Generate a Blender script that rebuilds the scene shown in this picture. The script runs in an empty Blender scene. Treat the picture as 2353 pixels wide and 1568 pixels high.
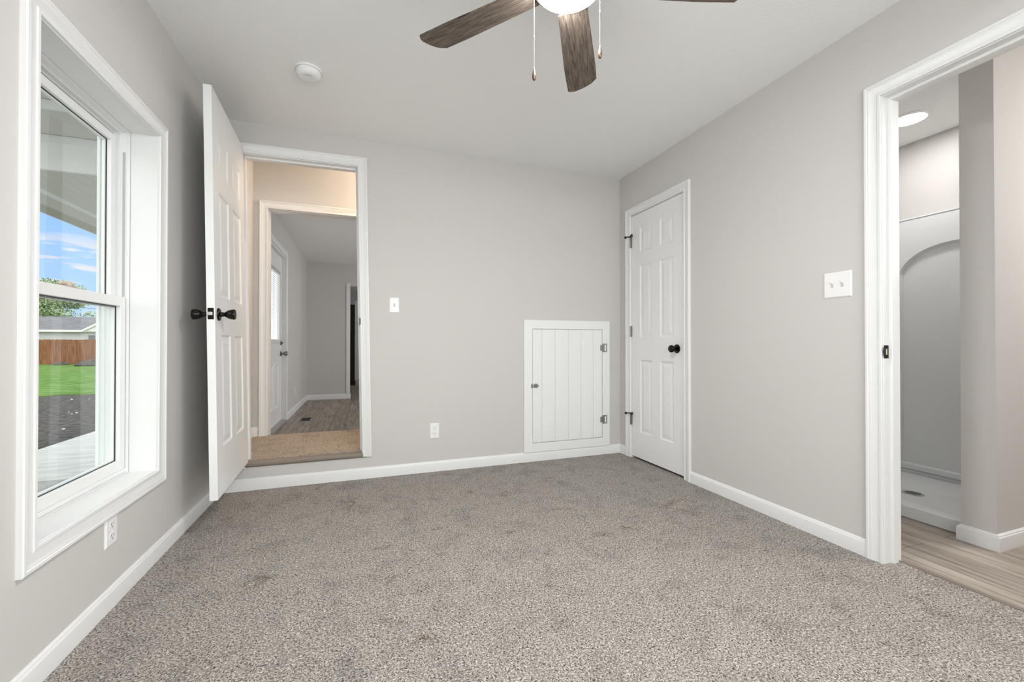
import bpy, bmesh, math, random
from mathutils import Vector, Matrix
from math import pi, sin, cos, tan, radians

random.seed(7)
C = bpy.context.scene.collection
SC = bpy.context.scene

# ------------------------------------------------------------------ camera
YAW, PITCH = 0.3426, 0.0068
CAMZ = 0.9526
cam_d = bpy.data.cameras.new('camera')
cam = bpy.data.objects.new('camera', cam_d); C.objects.link(cam)
cam_d.sensor_width = 36.0
cam_d.lens = 957.0 / 2353.0 * 36.0
cam_d.clip_start = 0.02; cam_d.clip_end = 500
cam.location = (0, 0, CAMZ)
cam.rotation_euler = (pi/2 + PITCH, 0, -YAW)
SC.camera = cam
SC.view_settings.view_transform = 'Standard'
SC.view_settings.look = 'None'
SC.view_settings.gamma = 1.0
SC.view_settings.use_curve_mapping = False
SC.view_settings.exposure = 0.0

# ------------------------------------------------------------------ world: blue sky with a few low clouds
W = bpy.data.worlds.new('sky'); SC.world = W; W.use_nodes = True
nt = W.node_tree; nt.nodes.clear()
def wn(t): return nt.nodes.new(t)
tc = wn('ShaderNodeTexCoord'); sep = wn('ShaderNodeSeparateXYZ'); nt.links.new(tc.outputs['Generated'], sep.inputs[0])
ramp = wn('ShaderNodeValToRGB'); nt.links.new(sep.outputs['Z'], ramp.inputs[0])
cr = ramp.color_ramp
cr.elements[0].position = 0.0; cr.elements[0].color = (0.72, 0.88, 1.06, 1)
cr.elements[1].position = 0.30; cr.elements[1].color = (0.31, 0.57, 1.12, 1)
e = cr.elements.new(0.10); e.color = (0.50, 0.75, 1.12, 1)
mp = wn('ShaderNodeMapping'); mp.inputs['Scale'].default_value = (5.5, 5.5, 34.0); mp.inputs['Location'].default_value = (2.3, 0.7, 0.4)
nt.links.new(tc.outputs['Generated'], mp.inputs[0])
nz = wn('ShaderNodeTexNoise'); nz.inputs['Scale'].default_value = 1.7; nz.inputs['Detail'].default_value = 4
nt.links.new(mp.outputs[0], nz.inputs['Vector'])
cl = wn('ShaderNodeValToRGB'); cl.color_ramp.elements[0].position = 0.53; cl.color_ramp.elements[1].position = 0.60
nt.links.new(nz.outputs['Fac'], cl.inputs[0])
band = wn('ShaderNodeMapRange'); band.inputs['From Min'].default_value = 0.19; band.inputs['From Max'].default_value = 0.155
nt.links.new(sep.outputs['Z'], band.inputs['Value'])
ml = wn('ShaderNodeMath'); ml.operation = 'MULTIPLY'; nt.links.new(cl.outputs[0], ml.inputs[0]); nt.links.new(band.outputs[0], ml.inputs[1])
mx = wn('ShaderNodeMixRGB'); nt.links.new(ml.outputs[0], mx.inputs['Fac']); nt.links.new(ramp.outputs[0], mx.inputs['Color1'])
mx.inputs['Color2'].default_value = (0.92, 0.90, 0.98, 1)
# bright white sky added out of view, overhead and behind, to whiten the light
def wm(op, a, b=None, clamp=False):
    q = wn('ShaderNodeMath'); q.operation = op; q.use_clamp = clamp
    for i, v in enumerate((a, b)):
        if v is None: continue
        if isinstance(v, (int, float)): q.inputs[i].default_value = v
        else: nt.links.new(v, q.inputs[i])
    return q.outputs[0]
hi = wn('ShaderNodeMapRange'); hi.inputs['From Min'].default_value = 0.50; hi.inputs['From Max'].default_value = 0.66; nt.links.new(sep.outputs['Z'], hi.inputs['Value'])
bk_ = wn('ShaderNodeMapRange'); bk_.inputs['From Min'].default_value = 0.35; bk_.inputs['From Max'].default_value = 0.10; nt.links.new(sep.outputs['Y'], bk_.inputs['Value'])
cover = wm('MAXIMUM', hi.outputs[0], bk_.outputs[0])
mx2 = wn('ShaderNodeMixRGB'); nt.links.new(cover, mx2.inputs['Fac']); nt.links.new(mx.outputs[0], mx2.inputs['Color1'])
FILL_SKY = 1.9
mx2.inputs['Color2'].default_value = (FILL_SKY, FILL_SKY*.985, FILL_SKY*.96, 1); mx = mx2
bg = wn('ShaderNodeBackground'); bg.inputs['Strength'].default_value = 1.0
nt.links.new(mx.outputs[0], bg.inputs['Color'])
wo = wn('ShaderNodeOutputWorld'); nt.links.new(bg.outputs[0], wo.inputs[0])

# sun, high, from over the roof of the house
sd = bpy.data.lights.new('sun', 'SUN'); sun = bpy.data.objects.new('sun', sd); C.objects.link(sun)
sd.energy = 1.5; sd.angle = radians(4); sd.color = (1.0, 0.93, 0.82)
sun.rotation_euler = Vector((0.45, -0.45, 0.80)).to_track_quat('Z', 'Y').to_euler()

def area(name, loc, direction, sx, sy, power, col=(1, 1, 1)):
    d = bpy.data.lights.new(name, 'AREA'); d.shape = 'RECTANGLE'; d.size = sx; d.size_y = sy; d.energy = power; d.color = col
    o = bpy.data.objects.new(name, d); C.objects.link(o); o.location = loc
    o.rotation_euler = (-Vector(direction)).to_track_quat('Z', 'Y').to_euler()
    return o
# fill lamps added unseen behind the camera to light the room
REAR_P, RIGHT_P = 50.0, 23.0
area('right_wall_fill', (2.09, -1.02, 1.35), (-1, 0.25, 0.12), 1.1, 1.4, RIGHT_P, (0.95, 0.985, 1.0))
area('rear_wall_fill', (0.55, -1.70, 1.35), (0, 1, 0.60), 2.2, 1.5, REAR_P, (0.95, 0.985, 1.0))

# ------------------------------------------------------------------ materials
def mat(name, col, rough=0.5, metal=0.0, spec=0.5):
    m = bpy.data.materials.new(name); m.use_nodes = True
    b = m.node_tree.nodes['Principled BSDF']
    b.inputs['Base Color'].default_value = (*col, 1); b.inputs['Roughness'].default_value = rough
    b.inputs['Metallic'].default_value = metal; b.inputs['Specular IOR Level'].default_value = spec
    return m
def nodes(m): return m.node_tree.nodes, m.node_tree.links, m.node_tree.nodes['Principled BSDF']
def add_bump(m, scale, strength, dist=0.002, detail=3, stretch=(1, 1, 1), rough=0.55):
    n, l, b = nodes(m)
    t = n.new('ShaderNodeTexCoord'); mp = n.new('ShaderNodeMapping'); mp.inputs['Scale'].default_value = stretch
    l.new(t.outputs['Object'], mp.inputs[0])
    z = n.new('ShaderNodeTexNoise'); z.inputs['Scale'].default_value = scale; z.inputs['Detail'].default_value = detail
    z.inputs['Roughness'].default_value = rough
    l.new(mp.outputs[0], z.inputs['Vector'])
    bp = n.new('ShaderNodeBump'); bp.inputs['Strength'].default_value = strength; bp.inputs['Distance'].default_value = dist
    l.new(z.outputs['Fac'], bp.inputs['Height']); l.new(bp.outputs[0], b.inputs['Normal'])
    return m
M = {}
M['wall'] = add_bump(mat('wall_paint', (0.640, 0.618, 0.598), 0.75, spec=0.25), 220, 0.10, 0.001)
M['ceiling'] = add_bump(mat('ceiling_texture', (0.92, 0.92, 0.91), 0.85, spec=0.2), 95, 0.42, 0.004, 5)
M['trim'] = mat('white_trim', (0.835, 0.835, 0.83), 0.35)
M['door'] = add_bump(mat('white_door_paint', (0.86, 0.86, 0.855), 0.38), 12, 0.22, 0.0012, 6, (3, 3, 0.35), 0.7)
M['hatch'] = mat('hatch_white', (0.87, 0.87, 0.865), 0.4)
M['vinyl'] = mat('white_vinyl', (0.88, 0.885, 0.88), 0.3)
M['plastic'] = mat('white_plastic', (0.90, 0.90, 0.895), 0.25)
M['slot'] = mat('dark_slot', (0.05, 0.05, 0.05), 0.6)
M['gasket'] = mat('black_gasket', (0.03, 0.035, 0.035), 0.5)
M['track'] = mat('grey_track', (0.52, 0.52, 0.52), 0.6)
M['bronze'] = mat('black_bronze', (0.016, 0.013, 0.011), 0.15, 0.7, 0.6)
M['nickel'] = mat('satin_nickel', (0.27, 0.255, 0.235), 0.28, 1.0)
M['steel'] = mat('brushed_steel', (0.34, 0.335, 0.32), 0.30, 1.0)
M['brass'] = mat('aged_brass', (0.22, 0.15, 0.105), 0.28, 0.85)
M['chain'] = mat('chain_metal', (0.20, 0.175, 0.15), 0.45, 0.6)
M['fan_metal'] = mat('fan_dark_bronze', (0.06, 0.045, 0.035), 0.35, 0.7)
M['acrylic'] = mat('shower_acrylic', (0.82, 0.825, 0.825), 0.16)
M['latch'] = mat('latch_bolt', (0.75, 0.74, 0.72), 0.25, 1.0)
M['rubber'] = mat('black_rubber', (0.01, 0.01, 0.01), 0.5)
M['dark'] = mat('dark_brown_panel', (0.020, 0.012, 0.008), 0.5)
M['tan'] = mat('tan_lock', (0.60, 0.50, 0.43), 0.4)
M['nosing'] = add_bump(mat('nosing_vinyl', (0.25, 0.205, 0.17), 0.5), 40, 0.3, 0.002, 4, (0.3, 3, 3))
M['soffit'] = mat('porch_soffit', (0.91, 0.93, 0.93), 0.5)
M['soffit_olive'] = mat('porch_beige', (0.70, 0.69, 0.64), 0.6)
M['roof'] = mat('roof_felt', (0.2, 0.2, 0.2), 0.9)

def emis(name, col, strength):
    m = bpy.data.materials.new(name); m.use_nodes = True; n = m.node_tree.nodes; l = m.node_tree.links
    n.clear(); e = n.new('ShaderNodeEmission'); e.inputs[0].default_value = (*col, 1); e.inputs[1].default_value = strength
    o = n.new('ShaderNodeOutputMaterial'); l.new(e.outputs[0], o.inputs[0]); return m
M['bowl'] = emis('lit_frosted_bowl', (0.99, 0.985, 0.985), 170.0)
M['dome_light'] = emis('lit_dome', (1.0, 0.97, 0.93), 8.0)
M['disc'] = emis('lit_disc', (1.0, 0.985, 0.96), 85.0)
M['blind'] = emis('glowing_blind', (0.95, 1.0, 0.98), 1.15)  # blinds glow by themselves, in place of daylight coming through

def glass_mat(name, tint, refl):
    m = bpy.data.materials.new(name); m.use_nodes = True; n = m.node_tree.nodes; l = m.node_tree.links; n.clear()
    tr = n.new('ShaderNodeBsdfTransparent'); tr.inputs[0].default_value = (*tint, 1)
    gl = n.new('ShaderNodeBsdfGlossy'); gl.inputs['Roughness'].default_value = 0.0; gl.inputs['Color'].default_value = (1, 1, 1, 1)
    lw = n.new('ShaderNodeLayerWeight'); lw.inputs['Blend'].default_value = 0.5; pw = n.new('ShaderNodeMath'); pw.operation = 'POWER'; pw.inputs[1].default_value = 5.0; l.new(lw.outputs['Facing'], pw.inputs[0])
    mu = n.new('ShaderNodeMath'); mu.operation = 'MULTIPLY_ADD'; mu.inputs[1].default_value = refl; mu.inputs[2].default_value = .04*refl; l.new(pw.outputs[0], mu.inputs[0])
    mi = n.new('ShaderNodeMixShader'); l.new(mu.outputs[0], mi.inputs[0]); l.new(tr.outputs[0], mi.inputs[1]); l.new(gl.outputs[0], mi.inputs[2])
    o = n.new('ShaderNodeOutputMaterial'); l.new(mi.outputs[0], o.inputs[0]); return m
M['glass'] = glass_mat('window_glass', (0.955, 0.985, 0.975), 0.45)

def carpet(name, lo, mid, hi):
    m = mat(name, mid, 0.95, spec=0.1); n, l, b = nodes(m)
    t = n.new('ShaderNodeTexCoord')
    # tufts: twisted yarn seen from above
    wob = n.new('ShaderNodeTexNoise'); wob.inputs['Scale'].default_value = 110; wob.inputs['Detail'].default_value = 1
    l.new(t.outputs['Object'], wob.inputs['Vector'])
    vm = n.new('ShaderNodeVectorMath'); vm.operation = 'MULTIPLY_ADD'; vm.inputs[1].default_value = (0.016, 0.016, 0.0)
    l.new(wob.outputs['Color'], vm.inputs[0]); l.new(t.outputs['Object'], vm.inputs[2])
    z = n.new('ShaderNodeTexNoise'); z.inputs['Scale'].default_value = 190; z.inputs['Detail'].default_value = 2.0; z.inputs['Roughness'].default_value = 0.6
    l.new(vm.outputs[0], z.inputs['Vector'])
    r = n.new('ShaderNodeValToRGB'); c = r.color_ramp
    c.elements[0].position = 0.34; c.elements[0].color = (*lo, 1)
    c.elements[1].position = 0.64; c.elements[1].color = (*hi, 1)
    e = c.elements.new(0.48); e.color = (*mid, 1)
    l.new(z.outputs['Fac'], r.inputs[0])
    # footprints and pile direction: broad patches
    z2 = n.new('ShaderNodeTexNoise'); z2.inputs['Scale'].default_value = 6.5; z2.inputs['Detail'].default_value = 5; z2.inputs['Roughness'].default_value = 0.62
    l.new(t.outputs['Object'], z2.inputs['Vector'])
    mr = n.new('ShaderNodeMapRange'); mr.inputs['From Min'].default_value = 0.28; mr.inputs['From Max'].default_value = 0.50
    mr.inputs['To Min'].default_value = 0.78; mr.inputs['To Max'].default_value = 1.04
    l.new(z2.outputs['Fac'], mr.inputs['Value'])
    mu = n.new('ShaderNodeMixRGB'); mu.blend_type = 'MULTIPLY'; mu.inputs['Fac'].default_value = 1
    l.new(r.outputs[0], mu.inputs['Color1']); l.new(mr.outputs[0], mu.inputs['Color2'])
    # scattered darker scuffs
    z3 = n.new('ShaderNodeTexNoise'); z3.inputs['Scale'].default_value = 5.0; z3.inputs['Detail'].default_value = 7; z3.inputs['Roughness'].default_value = 0.7; z3.inputs['Distortion'].default_value = 0.8
    o3 = n.new('ShaderNodeVectorMath'); o3.operation = 'ADD'; o3.inputs[1].default_value = (11.3, 4.1, 0); l.new(t.outputs['Object'], o3.inputs[0]); l.new(o3.outputs[0], z3.inputs['Vector'])
    m3 = n.new('ShaderNodeMapRange'); m3.inputs['From Min'].default_value = 0.41; m3.inputs['From Max'].default_value = 0.32; l.new(z3.outputs['Fac'], m3.inputs['Value'])
    f3 = n.new('ShaderNodeMixRGB'); f3.blend_type = 'MULTIPLY'; l.new(m3.outputs[0], f3.inputs['Fac']); l.new(mu.outputs[0], f3.inputs['Color1']); f3.inputs['Color2'].default_value = (.66, .60, .55, 1)
    l.new(f3.outputs[0], b.inputs['Base Color'])
    bp = n.new('ShaderNodeBump'); bp.inputs['Strength'].default_value = 0.55; bp.inputs['Distance'].default_value = 0.004
    l.new(z.outputs['Fac'], bp.inputs['Height']); l.new(bp.outputs[0], b.inputs['Normal'])
    return m
M['carpet'] = carpet('beige_cut_pile_carpet', (0.070, 0.056, 0.047), (0.275, 0.245, 0.220), (0.60, 0.565, 0.53))
M['carpet_hall'] = carpet('tan_cut_pile_carpet', (0.11, 0.080, 0.060), (0.37, 0.305, 0.245), (0.70, 0.60, 0.50))

def planks(name, c1, c2, dark, w=0.18, L=1.22):
    # boards running along +Y
    m = mat(name, c1, 0.38, spec=0.35); n, l, b = nodes(m)
    t = n.new('ShaderNodeTexCoord'); mp = n.new('ShaderNodeMapping'); mp.inputs['Rotation'].default_value = (0, 0, pi/2)
    l.new(t.outputs['Object'], mp.inputs[0])
    br = n.new('ShaderNodeTexBrick'); br.offset = 0.37; br.inputs['Scale'].default_value = 1.0
    br.inputs['Mortar Size'].default_value = 0.0012; br.inputs['Mortar Smooth'].default_value = 0.2
    br.inputs['Brick Width'].default_value = L; br.inputs['Row Height'].default_value = w
    br.inputs['Color1'].default_value = (0, 0, 0, 1); br.inputs['Color2'].default_value = (1, 1, 1, 1); br.inputs['Mortar'].default_value = (0.5, 0.5, 0.5, 1)
    l.new(mp.outputs[0], br.inputs['Vector'])
    # grain, shifted per board
    ad = n.new('ShaderNodeVectorMath'); ad.operation = 'MULTIPLY_ADD'; ad.inputs[1].default_value = (3, 7, 5)
    l.new(br.outputs['Color'], ad.inputs[0]); l.new(t.outputs['Object'], ad.inputs[2])
    mg = n.new('ShaderNodeMapping'); mg.inputs['Scale'].default_value = (26, 1.6, 1); l.new(ad.outputs[0], mg.inputs[0])
    g = n.new('ShaderNodeTexNoise'); g.inputs['Scale'].default_value = 1.6; g.inputs['Detail'].default_value = 8; g.inputs['Roughness'].default_value = 0.62; g.inputs['Distortion'].default_value = 0.5
    l.new(mg.outputs[0], g.inputs['Vector'])
    r = n.new('ShaderNodeValToRGB'); c = r.color_ramp
    c.elements[0].position = 0.30; c.elements[0].color = (*dark, 1); c.elements[1].position = 0.66; c.elements[1].color = (*c1, 1)
    e = c.elements.new(0.45); e.color = (*c2, 1)
    l.new(g.outputs['Fac'], r.inputs[0])
    mv = n.new('ShaderNodeMapRange'); mv.inputs['To Min'].default_value = 0.84; mv.inputs['To Max'].default_value = 1.08
    l.new(br.outputs['Color'], mv.inputs['Value'])
    mu = n.new('ShaderNodeMixRGB'); mu.blend_type = 'MULTIPLY'; mu.inputs['Fac'].default_value = 1
    l.new(r.outputs[0], mu.inputs['Color1']); l.new(mv.outputs[0], mu.inputs['Color2'])
    m2 = n.new('ShaderNodeMixRGB'); l.new(br.outputs['Fac'], m2.inputs['Fac']); l.new(mu.outputs[0], m2.inputs['Color1']); m2.inputs['Color2'].default_value = (*[v*0.5 for v in dark], 1)
    l.new(m2.outputs[0], b.inputs['Base Color'])
    bp = n.new('ShaderNodeBump'); bp.inputs['Strength'].default_value = 0.15; bp.inputs['Distance'].default_value = 0.001
    l.new(g.outputs['Fac'], bp.inputs['Height']); l.new(bp.outputs[0], b.inputs['Normal'])
    return m
M['plank_bath'] = planks('bleached_oak_plank', (0.52, 0.46, 0.40), (0.38, 0.325, 0.275), (0.15, 0.12, 0.10))
M['plank_hall'] = planks('grey_oak_plank', (0.43, 0.365, 0.295), (0.275, 0.225, 0.178), (0.095, 0.072, 0.055))

def blade_wood():
    m = mat('weathered_wood', (0.15, 0.12, 0.10), 0.55, spec=0.3); n, l, b = nodes(m)
    t = n.new('ShaderNodeTexCoord'); mp = n.new('ShaderNodeMapping'); mp.inputs['Scale'].default_value = (3.2, 40, 1)
    l.new(t.outputs['Object'], mp.inputs[0])
    g = n.new('ShaderNodeTexNoise'); g.inputs['Scale'].default_value = 3.2; g.inputs['Detail'].default_value = 7; g.inputs['Roughness'].default_value = 0.72; g.inputs['Distortion'].default_value = 1.0
    l.new(mp.outputs[0], g.inputs['Vector'])
    r = n.new('ShaderNodeValToRGB'); c = r.color_ramp
    c.elements[0].position = 0.33; c.elements[0].color = (0.035, 0.026, 0.021, 1); c.elements[1].position = 0.70; c.elements[1].color = (0.27, 0.215, 0.17, 1)
    e = c.elements.new(0.5); e.color = (0.125, 0.098, 0.078, 1)
    l.new(g.outputs['Fac'], r.inputs[0]); l.new(r.outputs[0], b.inputs['Base Color'])
    bp = n.new('ShaderNodeBump'); bp.inputs['Strength'].default_value = 0.3; bp.inputs['Distance'].default_value = 0.001
    l.new(g.outputs['Fac'], bp.inputs['Height']); l.new(bp.outputs[0], b.inputs['Normal'])
    return m
M['blade'] = blade_wood()

def noisy(name, c1, c2, scale, rough=0.9, stretch=(1, 1, 1), bump=0.3, dist=0.02, p0=0.4, p1=0.6, detail=6):
    m = mat(name, c1, rough, spec=0.15); n, l, b = nodes(m)
    t = n.new('ShaderNodeTexCoord'); mp = n.new('ShaderNodeMapping'); mp.inputs['Scale'].default_value = stretch
    l.new(t.outputs['Object'], mp.inputs[0])
    g = n.new('ShaderNodeTexNoise'); g.inputs['Scale'].default_value = scale; g.inputs['Detail'].default_value = detail; l.new(mp.outputs[0], g.inputs['Vector'])
    r = n.new('ShaderNodeValToRGB'); c = r.color_ramp
    c.elements[0].position = p0; c.elements[0].color = (*c1, 1); c.elements[1].position = p1; c.elements[1].color = (*c2, 1)
    l.new(g.outputs['Fac'], r.inputs[0]); l.new(r.outputs[0], b.inputs['Base Color'])
    bp = n.new('ShaderNodeBump'); bp.inputs['Strength'].default_value = bump; bp.inputs['Distance'].default_value = dist
    l.new(g.outputs['Fac'], bp.inputs['Height']); l.new(bp.outputs[0], b.inputs['Normal'])
    return m
M['grass'] = noisy('lawn_grass', (0.085, 0.175, 0.030), (0.150, 0.265, 0.060), 3.0, bump=0.4)
M['soil'] = noisy('bare_soil', (0.055, 0.050, 0.048), (0.125, 0.115, 0.108), 9.0, bump=0.8, dist=0.05)
M['concrete'] = noisy('pale_concrete', (0.58, 0.58, 0.56), (0.68, 0.68, 0.66), 2.0, bump=0.1, stretch=(1, 4, 1))
M['concrete_dark'] = noisy('grey_concrete', (0.36, 0.36, 0.34), (0.46, 0.46, 0.44), 5.0, bump=0.1)  # darker grey tone for the slab nearest the window
M['cedar'] = noisy('cedar_boards', (0.22, 0.088, 0.046), (0.33, 0.15, 0.085), 2.0, stretch=(6, 6, 0.7), bump=0.2)
M['shingle'] = noisy('grey_shingles', (0.15, 0.15, 0.17), (0.22, 0.22, 0.25), 1.6, stretch=(1.2, 6, 6))
M['siding'] = mat('white_siding', (0.74, 0.78, 0.78), 0.6)
M['leaf'] = noisy('tree_leaf', (0.20, 0.29, 0.13), (0.44, 0.54, 0.32), 1.2, bump=0.0)
M['leaf2'] = noisy('tree_leaf_yellow', (0.22, 0.30, 0.05), (0.36, 0.44, 0.12), 1.2, bump=0.0)
M['bark'] = mat('bark', (0.10, 0.08, 0.06), 0.9)
M['stone'] = mat('pale_stone', (0.7, 0.68, 0.66), 0.8)
M['wire'] = mat('cable', (0.12, 0.12, 0.13), 0.6)

# ------------------------------------------------------------------ mesh helpers
class MB:
    def __init__(s): s.bm = bmesh.new()
    def box(s, x0, x1, y0, y1, z0, z1):
        v = [s.bm.verts.new((x, y, z)) for x in (x0, x1) for y in (y0, y1) for z in (z0, z1)]
        for f in ((0, 1, 3, 2), (4, 6, 7, 5), (0, 4, 5, 1), (2, 3, 7, 6), (0, 2, 6, 4), (1, 5, 7, 3)):
            s.bm.faces.new([v[i] for i in f])
        return s
    def face(s, pts): s.bm.faces.new([s.bm.verts.new(p) for p in pts]); return s
    def prism(s, pts, d):
        """polygon pts extruded by the vector d"""
        d = Vector(d); a = [s.bm.verts.new(p) for p in pts]; b = [s.bm.verts.new(Vector(p) + d) for p in pts]
        s.bm.faces.new(a[::-1]); s.bm.faces.new(b)
        for i in range(len(a)):
            j = (i+1) % len(a); s.bm.faces.new((a[i], a[j], b[j], b[i]))
        return s
    def lathe(s, prof, org, axis, seg=32, caps=True):
        """prof = [(radius, distance along axis)]"""
        ax = Vector(axis).normalized(); u = ax.orthogonal().normalized(); w = ax.cross(u); org = Vector(org); rings = []
        for r, d in prof:
            if r < 1e-6: rings.append([s.bm.verts.new(org + ax*d)])
            else: rings.append([s.bm.verts.new(org + ax*d + (u*cos(2*pi*k/seg) + w*sin(2*pi*k/seg))*r) for k in range(seg)])
        for a, b in zip(rings, rings[1:]):
            for k in range(seg):
                j = (k+1) % seg
                if len(a) == 1 and len(b) == 1: continue
                if len(a) == 1: s.bm.faces.new((a[0], b[j], b[k]))
                elif len(b) == 1: s.bm.faces.new((a[k], a[j], b[0]))
                else: s.bm.faces.new((a[k], a[j], b[j], b[k]))
        for r, f in ((rings[0], True), (rings[-1], False)) if caps else ():
            if len(r) > 1: s.bm.faces.new(r[::-1] if f else r)
        return s
    def tube(s, p0, p1, r, seg=12):
        p0 = Vector(p0); p1 = Vector(p1); return s.lathe([(r, 0), (r, (p1-p0).length)], p0, p1-p0, seg)
    def sweep(s, path, prof, mp, closed=False, side=1):
        """profile (w, h): w = sideways offset in the plane of the path, h = out of the plane; mitred corners; mp(a, b, h) -> point"""
        n = len(path); P = [Vector(p) for p in path]; rows = []
        for i in range(n):
            d0 = (P[i]-P[i-1]).normalized() if (i > 0 or closed) else None
            d1 = (P[(i+1) % n]-P[i]).normalized() if (i < n-1 or closed) else None
            if d0 is None: d0 = d1
            if d1 is None: d1 = d0
            n0 = Vector((-d0.y, d0.x)); n1 = Vector((-d1.y, d1.x)); m = n0+n1
            m = m / max(1e-6, m.dot(n0)) * side
            rows.append([s.bm.verts.new(mp(P[i].x+m.x*w, P[i].y+m.y*w, h)) for w, h in prof])
        k = len(prof)
        for i in range(n if closed else n-1):
            a, b = rows[i], rows[(i+1) % n]
            for j in range(k): s.bm.faces.new((a[j], a[(j+1) % k], b[(j+1) % k], b[j]))
        if not closed: s.bm.faces.new(rows[0][::-1]); s.bm.faces.new(rows[-1])
        return s
    def build(s, name, m, parent=None, smooth=0, bevel=0, segs=2):
        bmesh.ops.recalc_face_normals(s.bm, faces=s.bm.faces[:])
        me = bpy.data.meshes.new(name); s.bm.to_mesh(me); s.bm.free()
        if parent is not None:
            off = Vector((0, 0, 0)); p = parent
            while p is not None: off += p.location; p = p.parent
            me.transform(Matrix.Translation(-off))
        me.materials.append(m)
        if smooth:
            me.polygons.foreach_set('use_smooth', [True]*len(me.polygons)); me.set_sharp_from_angle(angle=radians(smooth))
        o = bpy.data.objects.new(name, me); C.objects.link(o); o.parent = parent
        if bevel:
            md = o.modifiers.new('bevel', 'BEVEL'); md.width = bevel; md.segments = segs; md.limit_method = 'ANGLE'; md.angle_limit = radians(40)
            md.harden_normals = False
        return o
def tag(o, label=None, cat=None, group=None, kind=None):
    if label: o['label'] = label
    if cat: o['category'] = cat
    if group: o['group'] = group
    if kind: o['kind'] = kind
    return o
def thing(name, loc, label, cat, group=None, kind=None):
    o = bpy.data.objects.new(name, None); C.objects.link(o); o.location = loc; o.empty_display_size = 0.1
    return tag(o, label, cat, group, kind)
def S(name, mb, m, label, cat, **k): return tag(mb.build(name, m, None, **k), label, cat, kind='structure')

def wall_mesh(us, vs, holes, mp, t):
    """solid wall in the (u, v) plane of thickness t along h; holes are (u0, u1, v0, v1)"""
    us = sorted(set(us) | {h[0] for h in holes} | {h[1] for h in holes}); vs = sorted(set(vs) | {h[2] for h in holes} | {h[3] for h in holes})
    solid = lambda i, j: 0 <= i < len(us)-1 and 0 <= j < len(vs)-1 and not any(h[0]-1e-6 <= us[i] and us[i+1] <= h[1]+1e-6 and h[2]-1e-6 <= vs[j] and vs[j+1] <= h[3]+1e-6 for h in holes)
    b = MB(); cache = {}
    def V(i, j, k):
        if (i, j, k) not in cache: cache[(i, j, k)] = b.bm.verts.new(mp(us[i], vs[j], t if k else 0))
        return cache[(i, j, k)]
    for i in range(len(us)-1):
        for j in range(len(vs)-1):
            if not solid(i, j): continue
            for k in (0, 1): b.bm.faces.new([V(i, j, k), V(i+1, j, k), V(i+1, j+1, k), V(i, j+1, k)])
            if not solid(i-1, j): b.bm.faces.new([V(i, j, 0), V(i, j+1, 0), V(i, j+1, 1), V(i, j, 1)])
            if not solid(i+1, j): b.bm.faces.new([V(i+1, j, 0), V(i+1, j+1, 0), V(i+1, j+1, 1), V(i+1, j, 1)])
            if not solid(i, j-1): b.bm.faces.new([V(i, j, 0), V(i+1, j, 0), V(i+1, j, 1), V(i, j, 1)])
            if not solid(i, j+1): b.bm.faces.new([V(i, j+1, 0), V(i+1, j+1, 0), V(i+1, j+1, 1), V(i, j+1, 1)])
    return b

# profiles
CW = 0.062
CASING = [(0, 0), (0, .008), (.002, .0105), (.011, .0105), (.0145, .0075), (.020, .008), (.034, .0105), (.044, .0145), (.048, .0135), (.051, .0165), (.059, .0165), (.062, .0135), (.062, 0)]
BASE = [(0, 0), (.0125, 0), (.0125, .060), (.0115, .0635), (.0085, .066), (.0080, .0705), (.0055, .0735), (.002, .076), (0, .076)]

# world planes
XL, XR, YB, YR, HC = -0.8614, 2.1257, 3.1331, -1.80, 2.40
XRo = 2.235     # far face of the right wall
XLo = -1.05     # outdoor face of the left wall
YBo = 3.245     # hall face of the back wall

# ================================================================== the room shell
fl = MB(); fl.box(XL-.02, XR+.02, YR-.02, YB+.02, -0.10, 0.0); fl.box(XR+.02, 2.22, 0.385, 1.175, -0.10, 0.0)
S('floor', fl, M['carpet'], 'beige and brown mottled cut pile carpet covering the bedroom floor', 'carpet')
S('ceiling', MB().box(XL-.02, XR+.02, YR-.02, YB+.02, HC, HC+.08), M['ceiling'], 'off white textured ceiling of the bedroom', 'ceiling')
# left wall with the window opening
WY0, WY1, WZ0, WZ1 = 1.540, 2.262, 0.396, 1.872
S('wall_left', wall_mesh([YR, YBo], [-.54, 2.62], [(WY0-.014, WY1+.014, WZ0-.014, WZ1+.014)], lambda u, v, h: (XL-h, u, v), XL-XLo), M['wall'],
  'greige painted wall that holds the tall window', 'wall')
# back wall with the doorway one step up
S('wall_back', wall_mesh([XL, XR+.11], [0, 2.62], [(-.738, .020, .148, 2.222)], lambda u, v, h: (u, YB+h, v), YBo-YB), M['wall'],
  'greige painted wall with the raised open doorway and the small hatch', 'wall')
S('wall_right', wall_mesh([YR, YB], [0, 2.62], [(-1.6, -.45, .60, 2.10), (.385, 1.178, 0, 2.048), (2.335, 2.988, 0, 2.046)], lambda u, v, h: (XR+h, u, v), XRo-XR), M['wall'],
  'greige painted wall with the closet door and the bathroom doorway', 'wall')
S('wall_rear', wall_mesh([XL, XR], [0, 2.62], [(-.55, 1.65, .60, 2.10)], lambda u, v, h: (u, YR-h, v), .12), M['wall'],
  'greige painted wall with an added wide window', 'wall')
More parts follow.
